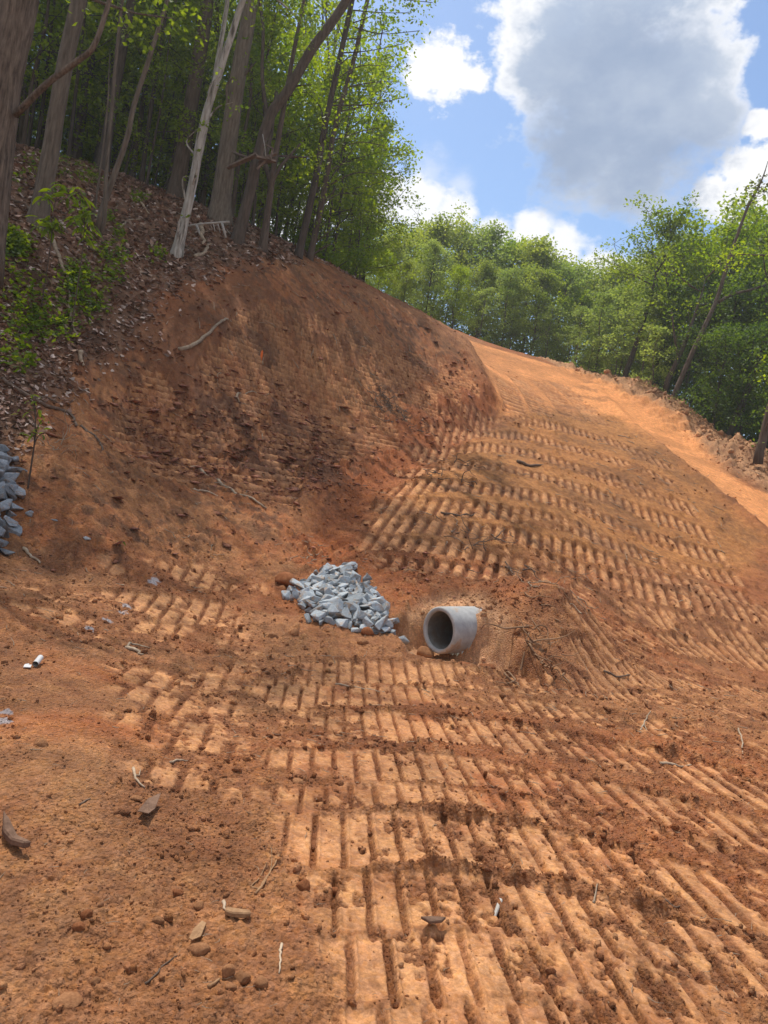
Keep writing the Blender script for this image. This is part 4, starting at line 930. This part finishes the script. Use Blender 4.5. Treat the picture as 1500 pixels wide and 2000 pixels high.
boulder(592, 1722, 40, 'brown clod standing on a dark ridge between two track rows', M_REDSTONE, (.8, .7, .8))
boulder(655, 1705, 62, 'long crumbling brown clod pushed up on a ridge of the track', M_REDSTONE, (1, .45, .35), rz=.3)
boulder(40, 912, 34, 'grey slab lying above the dark stone heap', M_RIPD, (1, .5, .4), rz=-.3)
boulder(56, 1010, 18, 'single grey stone just right of the dark stone heap', M_RIPD, (1, .8, .9))
boulder(105, 1018, 17, 'thin flat grey stone lying apart from the dark heap', M_RIPD, (1, .5, .3))
boulder(168, 1058, 17, 'pale grey stone in the brown dirt right of the dark heap', M_RIP, (1, .8, .5))

# ------------------------------------------------------------------ sticks and branches
def ground_path(pts, lift, n=5):
    w = catmull([np.array(G(u, v)) for u, v in pts], n); xs = np.array([p[0] for p in w]); ys = np.array([p[1] for p in w]); zs, _ = surf(xs, ys)
    zs = np.convolve(np.pad(zs, 1, mode='edge'), [.25, .5, .25], 'valid')
    return [Vector((x, y, z+lift)) for x, y, z in zip(xs, ys, zs)]
def stick(pts, px, label, mat=M_STICK, forks=(), name='branch', lift=None, taper=.45, cat='branch', group=None, raise_=0.0):
    g0 = G(*pts[0]); r = px*g0.y/F_PX*.5; rg2 = random.Random(sum(map(ord, label))); g = Geo()
    w = ground_path(pts, r*.7 if lift is None else lift); n = len(w)
    b = w[0].copy()
    w = [p-b + Vector((0, 0, raise_*math.sin(math.pi*i/(n-1)))) + Vector((rg2.gauss(0, r*.35), rg2.gauss(0, r*.35), 0)) for i, p in enumerate(w)]
    g.tube(w, [r*(1-(1-taper)*i/(n-1)) for i in range(n)], sides=7, lump=.3, rr=rg2)
    for f in forks:
        fw = [p-b for p in ground_path(f, r*.9)]; m = len(fw); fw[0] = min(w, key=lambda t: (t-fw[0]).length); g.tube(fw, [r*.6*(1-.6*i/(m-1)) for i in range(m)], sides=6, lump=.25, rr=rg2)
    o = link(name, g.mesh(name, mat)); o.location = b; tag(o, label, cat, group); return o
stick([(348,686),(378,680),(408,655),(432,634),(455,625)], 9, 'bent pale branch lying across the top of the bare slope')
stick([(375,905),(412,928),(450,955),(490,978),(520,998)], 7, 'long straight stick lying down the reddish flaky slope')
stick([(378,958),(400,963),(424,972)], 5, 'short stick just left of a long one on the flaky slope')
stick([(460,775),(468,764),(490,764),(525,767)], 5, 'thin hooked root above the reddish flaky patch', forks=[[(460,775),(470,783),(482,792)]])
stick([(0,742),(40,768),(90,797),(125,806),(140,815),(150,840)], 10, 'long crooked grey branch at the left below the leaf litter', M_DSTICK, forks=[[(60,780),(95,783),(120,798)]])
stick([(160,836),(175,855),(192,870),(200,890)], 6, 'thin dark root trailing down from a crooked grey branch', M_DSTICK)
stick([(100,458),(112,500),(125,530),(136,560),(135,600),(142,640),(150,662)], 8, 'long pale crooked branch running down through the green plants', forks=[[(135,602),(150,580),(160,575)], [(134,605),(124,594)]])
stick([(154,690),(158,705),(161,724)], 10, 'short pale stub below the long crooked branch in the leaf litter')
stick([(118,450),(150,470),(185,495),(215,515)], 8, 'dark fallen limb lying down the leaf litter below the saplings', M_DSTICK)
stick([(20,395),(45,400),(60,415),(76,432)], 6, 'thin dark limb between the two big left trunks', M_DSTICK)
stick([(232,448),(250,432),(275,430)], 5, 'forked thin stick on the litter right of the leaning sapling', forks=[[(248,434),(258,442)]])
stick([(225,470),(235,478),(245,487)], 6, 'short dark stick in the middle of the leaf litter', M_DSTICK)
stick([(268,385),(280,405),(290,420)], 5, 'small pale crooked stick on the upper leaf litter')
stick([(378,505),(400,497),(405,483),(412,479)], 8, 'pale curved stick right of the mottled leaning trunk')
stick([(472,480),(500,488),(522,490)], 6, 'dark stick lying beside the foot of the tree stand trunk', M_DSTICK)
stick([(390,440),(396,460),(396,482)], 10, 'short pale log lying below the fallen wooden rail')
stick([(1180,1310),(1210,1320),(1235,1315)], 5, 'short dark root right of the root tangle', M_DSTICK)
stick([(655,1335),(700,1340),(750,1348)], 4, 'thin tan root lying over the first track row')
stick([(860,1000),(905,1003),(930,1000)], 5, 'thin root across the middle of the tracked fill', M_DSTICK)
stick([(1010,905),(1035,912),(1060,910)], 7, 'dark stick in the shade across the fill slope', M_DSTICK)
stick([(245,1270),(262,1278),(280,1290)], 9, 'short thick root left of the faint old lane', M_STICK, forks=[[(250,1262),(262,1262),(290,1274)]])
stick([(45,1078),(60,1095),(78,1104)], 7, 'tan root below the dark grey stone heap')
stick([(150,1600),(172,1590)], 5, 'small dark twig on the dirt mound', M_DSTICK)
stick([(256,1522),(262,1545),(280,1556)], 6, 'pale curved twig left of the track marks', forks=[[(268,1535),(272,1520)]])
stick([(330,1502),(350,1495),(366,1492)], 5, 'pale thin twig above a tan clod')
stick([(548,1852),(546,1880),(542,1920)], 6, 'pale crooked twig standing out of the gravel')
stick([(282,1935),(310,1910),(345,1876)], 5, 'thin dark straight twig at the lower left', M_DSTICK)
stick([(435,1772),(440,1790)], 8, 'short grey peg beside the wood chip')
stick([(500,1748),(520,1715),(545,1675)], 6, 'pale split straw lying at the left end of a track row', M_TANWOOD, forks=[[(510,1740),(528,1700),(530,1670)], [(485,1738),(505,1718),(520,1690)]])
stick([(403,1952),(425,1940)], 9, 'short tan stub of wood at the lower left of the gravel clods', M_TANWOOD)
stick([(1290,1485),(1320,1490),(1350,1492)], 6, 'pale twig on the right side of the tracked ground')
stick([(1250,1425),(1262,1405),(1270,1395)], 4, 'thin forked twig on the upper right ground', forks=[[(1258,1410),(1275,1440)]])
stick([(1290,1745),(1330,1760)], 6, 'grey stick lying in a groove at the right', M_DSTICK)
stick([(1440,1425),(1450,1450),(1452,1480)], 4, 'thin upright root at the right edge')
stick([(1160,1762),(1165,1740)], 5, 'small pale splinter among the right-hand grooves')

def flat_piece(pts, label, mat, thick, name, cat, curl=0.0):
    """a chip or strip outlined on the ground, with thickness"""
    w = [G(u, v) for u, v in pts]; c = sum(w, Vector())/len(w); z = surf1(c.x, c.y); g = Geo(); n = len(w)
    top = [Vector((p.x-c.x, p.y-c.y, thick+curl*((p-c).length**2)+.012)) for p in w]; bot = [q-Vector((0, 0, thick)) for q in top]
    g.add(top+bot, [tuple(range(n))[::-1], tuple(range(n, 2*n))]+[(i, (i+1) % n, n+(i+1) % n, n+i) for i in range(n)])
    me = g.mesh(name, mat, smooth=False); bm = bmesh.new(); bm.from_mesh(me); bmesh.ops.recalc_face_normals(bm, faces=bm.faces[:]); bmesh.ops.bevel(bm, geom=bm.edges[:], offset=thick*.2, segments=1, affect='EDGES'); bm.to_mesh(me); bm.free()
    o = link(name, me); o.location = (c.x, c.y, z); tag(o, label, cat); return o
flat_piece([(437,1796),(460,1800),(486,1803),(486,1811),(450,1810),(436,1805)], 'split wood chip with straight grain in the loose dirt', M_TANWOOD, .022, 'wood_chip', 'wood')
flat_piece([(963,1780),(968,1783),(984,1745),(976,1741)], 'grey weathered piece of wood lying on a track pad', M_GREYWOOD, .02, 'wood_piece', 'wood')
flat_piece([(0,1628),(12,1640),(28,1668),(55,1690),(40,1692),(15,1680),(0,1660)], 'dark curved strip of bark at the left edge', M_BROWNBARK, .03, 'bark_strip', 'bark', curl=.8)
flat_piece([(818,1813),(840,1808),(868,1813),(860,1818),(838,1820)], 'small brown curled piece of bark on the middle track row', M_BROWNBARK, .012, 'bark_strip', 'bark', curl=3.5)
flat_piece([(366,1852),(375,1830),(392,1818),(400,1822),(390,1845),(372,1858)], 'dry pale leaf behind the tan square-edged stone', M_TANWOOD, .004, 'dry_leaf', 'leaf', curl=3.0)
flat_piece([(265,1610),(285,1585),(310,1580),(300,1600),(285,1622)], 'dry brown leaf in the loose dirt left of the tracks', M_BROWNBARK, .005, 'dry_leaf', 'leaf', curl=2.0)

def pvc():
    a = G(64, 1330); b = G(84, 1308); z = surf1(a.x, a.y); d = (b-a); L = .125; d.z = .04; d.normalize(); g = Geo()
    o = empty('plastic_pipe', (a.x, a.y, z+.02)); tag(o, 'short broken piece of white plastic pipe on the dirt mound', 'pipe')
    for (r0, r1, nm) in ((.021, .021, 'outer_wall'), (.018, .018, 'bore')):
        h = Geo(); h.tube([Vector((0, 0, .008)), d*L*.5+Vector((0, 0, .008)), d*L+Vector((0, 0, .008))], [r0, r0, r1], sides=18, cap=False); link(nm, h.mesh(nm, M_WHITE if nm == 'outer_wall' else M_GREYWOOD), o)
    h = Geo(); h.box((-.03, -.05, 0), (.022, .008, 0), (-.006, .02, .004), (0, 0, .002)); h.box((-.05, -.02, .002), (.012, .006, .003), (-.005, .014, 0), (0, 0, .002)); link('shard', h.mesh('shard', M_WHITE, False), o)
pvc()

def stake():
    b = G(511, 694); z = surf1(b.x, b.y); o = empty('marker_stake', (b.x, b.y, z)); tag(o, 'small orange marker stake standing in a hole on the bare slope', 'stake')
    g = Geo(); g.box((0, 0, .09), (.028, 0, 0), (0, .012, 0), (0, 0, .16)); link('stake_body', g.mesh('stake_body', M_ORANGE, False), o)
    g = Geo(); g.add([(-.028, -.012, .25), (.028, -.012, .25), (.028, .012, .25), (-.028, .012, .25), (.0, 0, .30)], [(0, 1, 4), (1, 2, 4), (2, 3, 4), (3, 0, 4)]); link('stake_tip', g.mesh('stake_tip', M_ORANGE, False), o)
stake()

# root tangle beside the pipe
def tangle(name, items, label, mat, cat='roots'):
    c = G(*items[0][:2]); o = empty(name, (c.x, c.y, surf1(c.x, c.y))); tag(o, label, cat); rg = np.random.default_rng(sum(map(ord, label))); g = Geo()
    for (u, v, n, spread, L, rr) in items:
        q = G(u, v)
        for k in range(n):
            p = np.array((q.x+rg.normal()*spread, q.y+rg.normal()*spread*.8, 0)); p[2] = ground_at(p[0], p[1])+rg.random()*.06
            az = rg.random()*6.28; pts = wander(p, (math.cos(az), math.sin(az), rg.normal()*.2), L*(.4+rg.random()), 6, .5, rg, -.12)
            gz = base(np.array([a[0] for a in pts]), np.array([a[1] for a in pts])); pts = [np.array((a[0], a[1], max(a[2], z+.01)))-np.array(o.location) for a, z in zip(pts, gz)]
            r = rr*(.5+rg.random()); g.tube(catmull(pts, 3), [r*(1-.75*i/(len(pts)*3-3)) for i in range(len(pts)*3-2)], sides=5, cap=False)
    tag(link('root_strands', g.mesh('root_strands', mat), o), kind='stuff'); return o
tangle('root_tangle', [(1052,1255,10,.20,.5,.012),(1075,1205,5,.25,.45,.009),(1095,1165,4,.2,.4,.007),(1030,1280,9,.22,.45,.012)], 'tangle of tan roots in the dirt right of the concrete pipe', M_ROOT)
tangle('root_tangle', [(1100,1150,9,.25,.55,.008),(1130,1120,5,.3,.5,.008)], 'loose fan of thin pale roots above the big root tangle', M_STICK)
tangle('root_tangle', [(765,800,30,.35,.7,.012),(790,830,26,.35,.7,.012),(745,770,22,.35,.6,.011)], 'dark band of roots dragged down the shaded cut slope', M_DSTICK)
tangle('root_tangle', [(870,930,16,.4,.5,.010),(890,905,10,.4,.5,.010)], 'small dark mat of roots on the tracked fill', M_DSTICK)
tangle('root_tangle', [(905,1065,14,.5,.6,.010),(985,1075,14,.5,.6,.011)], 'thin line of roots along the lower fill slope', M_DSTICK)
tangle('root_tangle', [(105,880,24,.2,.5,.007),(120,850,14,.2,.4,.007)], 'wispy dry roots hanging above the dark stone heap', M_STICK)
tangle('root_tangle', [(600,1090,9,.12,.35,.008),(615,1060,6,.12,.4,.008)], 'few thin roots poking up behind the pale stone heap', M_STICK)

# ------------------------------------------------------------------ tree stand and fallen rail
def stand():
    y = 23.1; c = Vector(P(502, 308, y)); o = empty('tree_stand', c); tag(o, 'old wooden tree stand of planks fixed to the leaning trunk', 'tree stand')
    def plank(a, b, w, t, name='plank', dy=(0, 0), mat=M_PLANK):
        A = Vector(P(a[0], a[1], y+dy[0]))-c; B = Vector(P(b[0], b[1], y+dy[1]))-c; d = (B-A); L = d.length; d.normalize()
        s = d.cross(Vector((0, 0, 1)));
        if s.length < .2: s = Vector((1, 0, 0))
        s.normalize(); n = s.cross(d); g = Geo(); g.box((A+B)/2, d*(L/2), s*(w/2), n*(t/2)); link(name, g.mesh(name, mat, False), o)
    plank((444, 328), (502, 302), .16, .06, dy=(.1, -.35)); plank((456, 298), (486, 309), .24, .045, dy=(.5, .1)); plank((500, 306), (538, 316), .14, .06, dy=(-.38, -.1))
    plank((488, 320), (540, 300), .14, .05, dy=(.3, .3)); plank((505, 318), (535, 312), .3, .04, dy=(.05, .05))
    for a, b, q in (((516, 282), (511, 308), -.3), ((533, 290), (528, 312), -.25), ((517, 281), (534, 291), -.27), ((514, 306), (530, 312), -.3), ((502, 330), (526, 308), -.2)): plank(a, b, .06, .05, 'rail', dy=(q, q))
    A = Vector(P(513, 262, y-.3))-c; B = Vector(P(519, 305, y-.4))-c; g = Geo(); g.tube([A, (A+B)/2+Vector((.02, 0, -.02)), B], .012, sides=6); link('strap', g.mesh('strap', M_GREYWOOD), o)
stand()
def fallen_rail():
    y = 22.6; c = Vector(P(410, 440, y)); o = empty('wooden_rail', c); tag(o, 'pale fallen wooden rail propped up at the foot of the stout trunk', 'rail')
    def pole(a, b, px, name, dy=0):
        A = Vector(P(*a, y+dy))-c; B = Vector(P(*b, y+dy))-c; g = Geo(); r = px*y/F_PX*.5; g.tube([A, A*.6+B*.4+Vector((0, 0, .015)), B], [r, r*.95, r*.85], sides=8, lump=.2, rr=rt); link(name, g.mesh(name, M_GREYWOOD), o)
    pole((368, 441), (448, 433), 4.5, 'top_rail'); pole((433, 434), (441, 464), 5, 'leg'); pole((384, 440), (392, 462), 5, 'leg'); pole((416, 436), (420, 452), 2, 'wire'); pole((425, 435), (430, 455), 2, 'wire')
fallen_rail()

# ------------------------------------------------------------------ saplings with large leaves
def big_leaf(name, L, w, mat):
    g = Geo(); n = 7; V = []; Fs = []
    for i in range(n):
        t = i/(n-1); hw = w*.5*math.sin(math.pi*min(1, t*.92+.04))**.8; dz = -.35*L*t*t
        V += [(-hw, L*t, dz+hw*.35), (0, L*t, dz), (hw, L*t, dz+hw*.35)]
    for i in range(n-1):
        a = i*3; Fs += [(a, a+1, a+4, a+3), (a+1, a+2, a+5, a+4)]
    g.add(V, Fs); me = g.mesh(name, mat); at = me.attributes.new('tint', 'FLOAT', 'POINT'); at.data.foreach_set('value', [random.random()*.3+.45]*len(V)); return me
LEAFM = [big_leaf('leaf', .24, .085, M_LEAF_BRIGHT), big_leaf('leaf', .20, .075, M_LEAF), big_leaf('leaf', .22, .08, M_LEAF_BRIGHT)]
def sapling(stem, y, twigs, label, nl, seed, size=1.0):
    rg = random.Random(seed); W = [Vector(P(u, v, y)) for u, v in stem]; b = Vector((W[0].x, W[0].y, ground_at(W[0].x, W[0].y))); o = empty('sapling', b); tag(o, label, 'sapling')
    g = Geo(); p = catmull([b-b-Vector((0, 0, .1))]+[w-b for w in W], 4); g.tube(p, [.014*(1-.6*i/(len(p)-1)) for i in range(len(p))], sides=6)
    tips = []
    for (u, v, dy) in twigs:
        t = Vector(P(u, v, y+dy))-b; a = Vector(min(p, key=lambda q: (Vector(q)-t-Vector((0, 0, -.15))).length)); g.tube(catmull([a, (a+t)/2+Vector((0, 0, .04)), t], 4), .006, sides=5, cap=False); tips.append(t)
    link('stem', g.mesh('stem', M_BARK_BROWN), o)
    for t in tips:
        for k in range(nl):
            lf = link('leaf', LEAFM[rg.randrange(3)], o); lf.location = t+Vector((rg.gauss(0, .05), rg.gauss(0, .05), rg.gauss(0, .04))); s = size*rg.uniform(.75, 1.25); lf.scale = (s, s, s); lf.rotation_euler = (rg.uniform(-.7, .15), rg.uniform(-.5, .5), rg.uniform(0, 6.28))
    return o
sapling([(100,470),(101,430),(108,395)], 14.6, [(92,388,0),(108,372,.1),(120,362,0),(128,382,-.1),(85,432,0),(98,428,.1),(112,436,-.1),(102,448,0),(80,445,.2)], 'sapling with drooping long leaves in front of the grey straight trunk', 8, 1, 1.0)
sapling([(160,500),(162,470),(165,440)], 14.8, [(150,412,0),(165,425,.1),(178,415,0),(145,430,-.1),(158,445,0),(172,448,.1),(182,440,0),(163,460,-.1),(152,372,0),(160,388,.2)], 'small sapling with broad drooping leaves right of the leafier one', 7, 2, 1.0)
sapling([(67,868),(69,830),(68,795),(62,770)], 9.4, [(60,790,0),(78,800,0),(50,806,.05),(84,820,0),(72,840,0),(64,850,-.05),(80,848,0),(68,775,0)], 'little green sapling growing above the dark stone heap', 4, 3, .42)
sapling([(232,1072),(230,1066)], 9.2, [(228,1068,0),(233,1062,0)], 'tiny pale green sprig lying on the brown dirt', 4, 5, .32)
sapling([(262,1000),(262,995)], 11.2, [(258,994,0),(266,996,0)], 'tiny dark green tuft on the flaky brown slope', 5, 6, .45)

# ------------------------------------------------------------------ stuff: litter, ground cover, clods, flakes, twigs
def polar_points(n, th0, th1, r0, r1, seed, pw=1.0):
    rg = np.random.default_rng(seed); th = rg.uniform(th0, th1, n); r = np.exp(rg.uniform(math.log(r0), math.log(r1), n)); return r*np.sin(th), r*np.cos(th), r, rg
def ico(sub=1):
    if sub == 0: return np.array([(.5,0,0),(-.5,0,0),(0,.5,0),(0,-.5,0),(0,0,.5),(0,0,-.5)]), np.array([(0,2,4),(2,1,4),(1,3,4),(3,0,4),(2,0,5),(1,2,5),(3,1,5),(0,3,5)])
    bm = bmesh.new(); bmesh.ops.create_icosphere(bm, subdivisions=sub, radius=.5); V = np.array([v.co[:] for v in bm.verts]); Fs = np.array([[v.index for v in f.verts] for f in bm.faces]); bm.free(); return V, Fs
def rotmats(n, rg, full=True):
    a = rg.uniform(0, 6.28, n); t = rg.normal(0, 1.2 if full else .22, n); t2 = rg.normal(0, 1.2 if full else .22, n)
    ca, sa, c1, s1, c2, s2 = np.cos(a), np.sin(a), np.cos(t), np.sin(t), np.cos(t2), np.sin(t2); z = np.zeros(n); o = np.ones(n)
    Rz = np.stack([np.stack([ca, -sa, z], 1), np.stack([sa, ca, z], 1), np.stack([z, z, o], 1)], 1)
    Rx = np.stack([np.stack([o, z, z], 1), np.stack([z, c1, -s1], 1), np.stack([z, s1, c1], 1)], 1)
    Ry = np.stack([np.stack([c2, z, s2], 1), np.stack([z, o, z], 1), np.stack([-s2, z, c2], 1)], 1)
    return Rz @ Rx @ Ry
def scatter(name, x, y, z, size, col, rg, shape=(1, .8, .65), full=True, sub=1, jag=.35, sink=.15, mat=None):
    n = len(x); V0, F0 = ico(sub); k = len(V0)
    V = V0[None]*(1+jag*(rg.random((n, k))-.5))[..., None]
    sc3 = np.array(shape)[None]*(.7+.6*rg.random((n, 3)))*size[:, None]
    V = np.einsum('nij,nkj->nki', rotmats(n, rg, full), V*sc3[:, None, :]) + np.stack([x, y, z+size*(.5-sink)*shape[2]], 1)[:, None, :]
    Fq = (F0[None]+(np.arange(n)*k)[:, None, None]).reshape(-1, 3); c = np.repeat(col, k, 0)
    me = mesh_np(name, V.reshape(-1, 3), Fq, mat or M_CLOD, {'soil_col': ('FLOAT_COLOR', np.concatenate([c, np.ones((len(c), 1))], 1))}, smooth=False)
    o = link(name, me); tag(o, kind='stuff'); print(name, n); return o
M_CLOD = M_SOIL
def clods():
    x, y, r, rg = polar_points(120000, R(-36), R(36), 1.6, 36, 71)
    z, A = surf(x, y); zone = 1-A['road']*.9-A['litter']-A['pit']*.7
    cl = fbm(x, y, 1.4, 4, 171)
    p = (sst(cl, .42, .62)*.55+.12+A['crumb']*.55+A['loose']*.8+(1-A['pad'])*.12+A['groove']*.25+A['berm']*.6+A['red']*.2-A['mound']*.05)*np.clip(zone, 0, 1)*np.where(A['pad'] > .5, .25, 1)
    p *= (1-.6*A['fill'])*(1-.5*A['cut'])
    keep = rg.random(len(x)) < p*.52
    x, y, z, r = x[keep], y[keep], z[keep], r[keep]; A = {k: v[keep] for k, v in A.items()}
    size = np.clip(.0062*r**.75*(.45+.5*rg.pareto(2.6, len(x)))*(1+.5*A['loose']), .004, .055+.002*r); size = np.where(A['berm'] > .3, size*1.6, size); size = np.minimum(size, .26)
    col = soil_color(x, y, A)*(.85+.6*rg.random(len(x)))[:, None]
    nr = size/r > .0042
    scatter('soil_clods', x[nr], y[nr], z[nr], size[nr], col[nr], rg, shape=(1, .8, .55), sink=.3)
    nr = ~nr; scatter('soil_crumbs', x[nr], y[nr], z[nr], size[nr]*1.1, col[nr], rg, shape=(1, .8, .55), sink=.3, sub=0)
clods()
def backfill():
    rg = np.random.default_rng(78); n = 520; c = np.array(P(857, 1231, 9.0)); t = rg.uniform(.15, 1.5, n); s_ = rg.normal(0, .5, n)
    x = c[0]+t*.76-s_*.64; y = c[1]+t*.64+s_*.76; k = ~((np.abs(s_) < .32) & (t < .42)); x, y = x[k], y[k]; z, A = surf(x, y); m = len(x)
    scatter('backfill_clods', x, y, z, np.clip(.018+.02*rg.pareto(2.5, m), .012, .11), soil_color(x, y, A)*(.8+.5*rg.random(m))[:, None], rg, sink=.3)
backfill()
def flakes():
    x, y, r, rg = polar_points(60000, R(-32), R(8), 8, 30, 72); z, A = surf(x, y)
    keep = rg.random(len(x)) < (A['shale']*.42*(.3+sst(fbm(x, y, 1.2, 4, 172), .4, .6))+A['cut']*.035+A['red']*.05)
    x, y, z, r = x[keep], y[keep], z[keep], r[keep]; A = {k: v[keep] for k, v in A.items()}
    col = (np.array((.36, .155, .105))[None]*(.6+.9*rg.random(len(x)))[:, None]*.75 + soil_color(x, y, A)*.4)
    scatter('rock_flakes', x, y, z, np.clip(.0095*r*(.4+.5*rg.pareto(3, len(x))), .05, .34), col, rg, shape=(1, .7, .16), full=False, jag=.6, sink=-.3, sub=0)
flakes()
def berm_clods():
    rg = np.random.default_rng(73); P_ = np.array(catmull(BERM, 8)); n = 3600; i = rg.integers(0, len(P_)-1, n); f = rg.random(n)[:, None]
    q = P_[i]*(1-f)+P_[i+1]*f + rg.normal(0, .75, (n, 2)); x, y = q[:, 0], q[:, 1]; z, A = surf(x, y); A['berm'] = np.maximum(A['berm'], .6)
    scatter('bank_clods', x, y, z, np.clip(.05+.05*rg.pareto(2.4, n), .05, .36), soil_color(x, y, A)*(.75+.5*rg.random(n))[:, None], rg, jag=.55, sink=.3)
berm_clods()
def leaf_litter():
    x, y, r, rg = polar_points(120000, R(-40), R(2), 8.5, 46, 74); 
    A_l = sst(poly_dist(x, y, Z_LITTER)+(fbm(x, y, .8, 4, 5)-.5)*1.4+(fbm(x, y, 2.5, 4, 15)-.5)*.6, -.55, .5)
    keep = rg.random(len(x)) < A_l*.62*(.35+.9*fbm(x, y, 1.5, 3, 174)); x, y, r = x[keep], y[keep], r[keep]; z, A = surf(x, y); n = len(x)
    C = np.stack([x, y, z+.015+.03*rg.random(n)], 1); V, Fq, t = leaves_np(C, .0075*np.clip(r, 8, 26), rg, flat=1.1, aspect=.7)
    pal = np.array([(.30, .19, .135), (.22, .125, .085), (.36, .25, .19), (.135, .08, .055), (.26, .16, .12), (.40, .30, .24)]); c = pal[rg.integers(0, 6, n)]*(.85+.7*rg.random(n))[:, None]; c = np.repeat(c, 4, 0)
    m = principled('dry_leaf_litter', (1, 1, 1), .8); at = m.node_tree.nodes.new('ShaderNodeAttribute'); at.attribute_name = 'soil_col'; m.node_tree.links.new(at.outputs['Color'], m.node_tree.nodes['Principled BSDF'].inputs['Base Color'])
    o = link('leaf_litter', mesh_np('leaf_litter', V, Fq, m, {'soil_col': ('FLOAT_COLOR', np.concatenate([c, np.ones((len(c), 1))], 1))}, smooth=False)); tag(o, kind='stuff'); print('litter', n)
leaf_litter()
def ground_cover():
    rg = np.random.default_rng(75); cs_ = []
    for (u, v, ru, n) in [(25,590,60,60),(60,565,50,40),(100,600,50,30),(20,690,42,50),(50,720,25,20),(15,480,30,160),(35,490,25,120),(150,560,40,110),(175,600,45,90),(120,640,40,60),(200,500,30,45),(240,505,18,30),(232,465,14,30),(270,390,18,40),(60,640,40,120),(205,430,15,40),(150,540,30,60),(310,500,16,30),(215,540,25,40),(130,320,50,60),(70,330,50,60),(170,345,30,50)]:
        for k in range(n):
            g = G(u+rg.normal()*ru*.5, v+rg.normal()*ru*.42); cs_.append((g.x, g.y, g.z+.03+.16*rg.random()))
    C = np.array(cs_); C = np.concatenate([C+rg.normal(0, .06, C.shape) for _ in range(3)]); V, Fq, t = leaves_np(C, .105, rg, flat=1.0, aspect=.75)
    o = link('ground_cover', leaf_mesh('ground_cover', V, Fq, t, M_LEAF)); tag(o, kind='stuff')
ground_cover()
def root_bits():
    x, y, r, rg = polar_points(9000, R(-36), R(38), 2.2, 34, 76); z, A = surf(x, y)
    keep = rg.random(len(x)) < (.05+.22*sst(fbm(x, y, .9, 4, 176), .48, .62)+.10*A['cut']+.07*A['fill']+.25*A['litter'])*(1-A['road']); x, y, z, r = x[keep], y[keep], z[keep], r[keep]
    g = Geo()
    for a, b, c, q in zip(x, y, z, r):
        az = rg.random()*6.28; L = q*.014*(.4+1.2*rg.random()); pts = wander((a, b, c+.004+.0006*q), (math.cos(az), math.sin(az), rg.normal()*.12), L, 4, .28, rg)
        zz = base(np.array([p[0] for p in pts]), np.array([p[1] for p in pts])); o = c-zz[0]; pts = [(p[0], p[1], h+o+.004+.0008*q+max(0, p[2]-c)*.4) for p, h in zip(pts, zz)]
        w = .00042*q*(.5+rg.random()); g.tube(pts, [w, w, w*.8, w*.6, w*.4], sides=4, cap=False)
    o = link('root_bits', g.mesh('root_bits', M_STICK)); tag(o, kind='stuff'); print('roots', len(x))
root_bits()


def air():
    g = Geo(); z0, z1 = -16.0, 48.0; x0, x1, y0, y1 = -290.0, 290.0, -290.0, 290.0
    g.box(((x0+x1)/2, (y0+y1)/2, (z0+z1)/2), ((x1-x0)/2, 0, 0), (0, (y1-y0)/2, 0), (0, 0, (z1-z0)/2))
    m = bpy.data.materials.new('haze'); m.use_nodes = True; nt = m.node_tree; nt.nodes.remove(nt.nodes['Principled BSDF'])
    v = nt.nodes.new('ShaderNodeVolumePrincipled'); v.inputs['Color'].default_value = (.92, .95, .90, 1); v.inputs['Density'].default_value = .0010; v.inputs['Anisotropy'].default_value = .35
    nt.links.new(v.outputs[0], nt.nodes['Material Output'].inputs['Volume'])
    o = link('haze', g.mesh('haze', m, False)); tag(o, kind='stuff')
air()
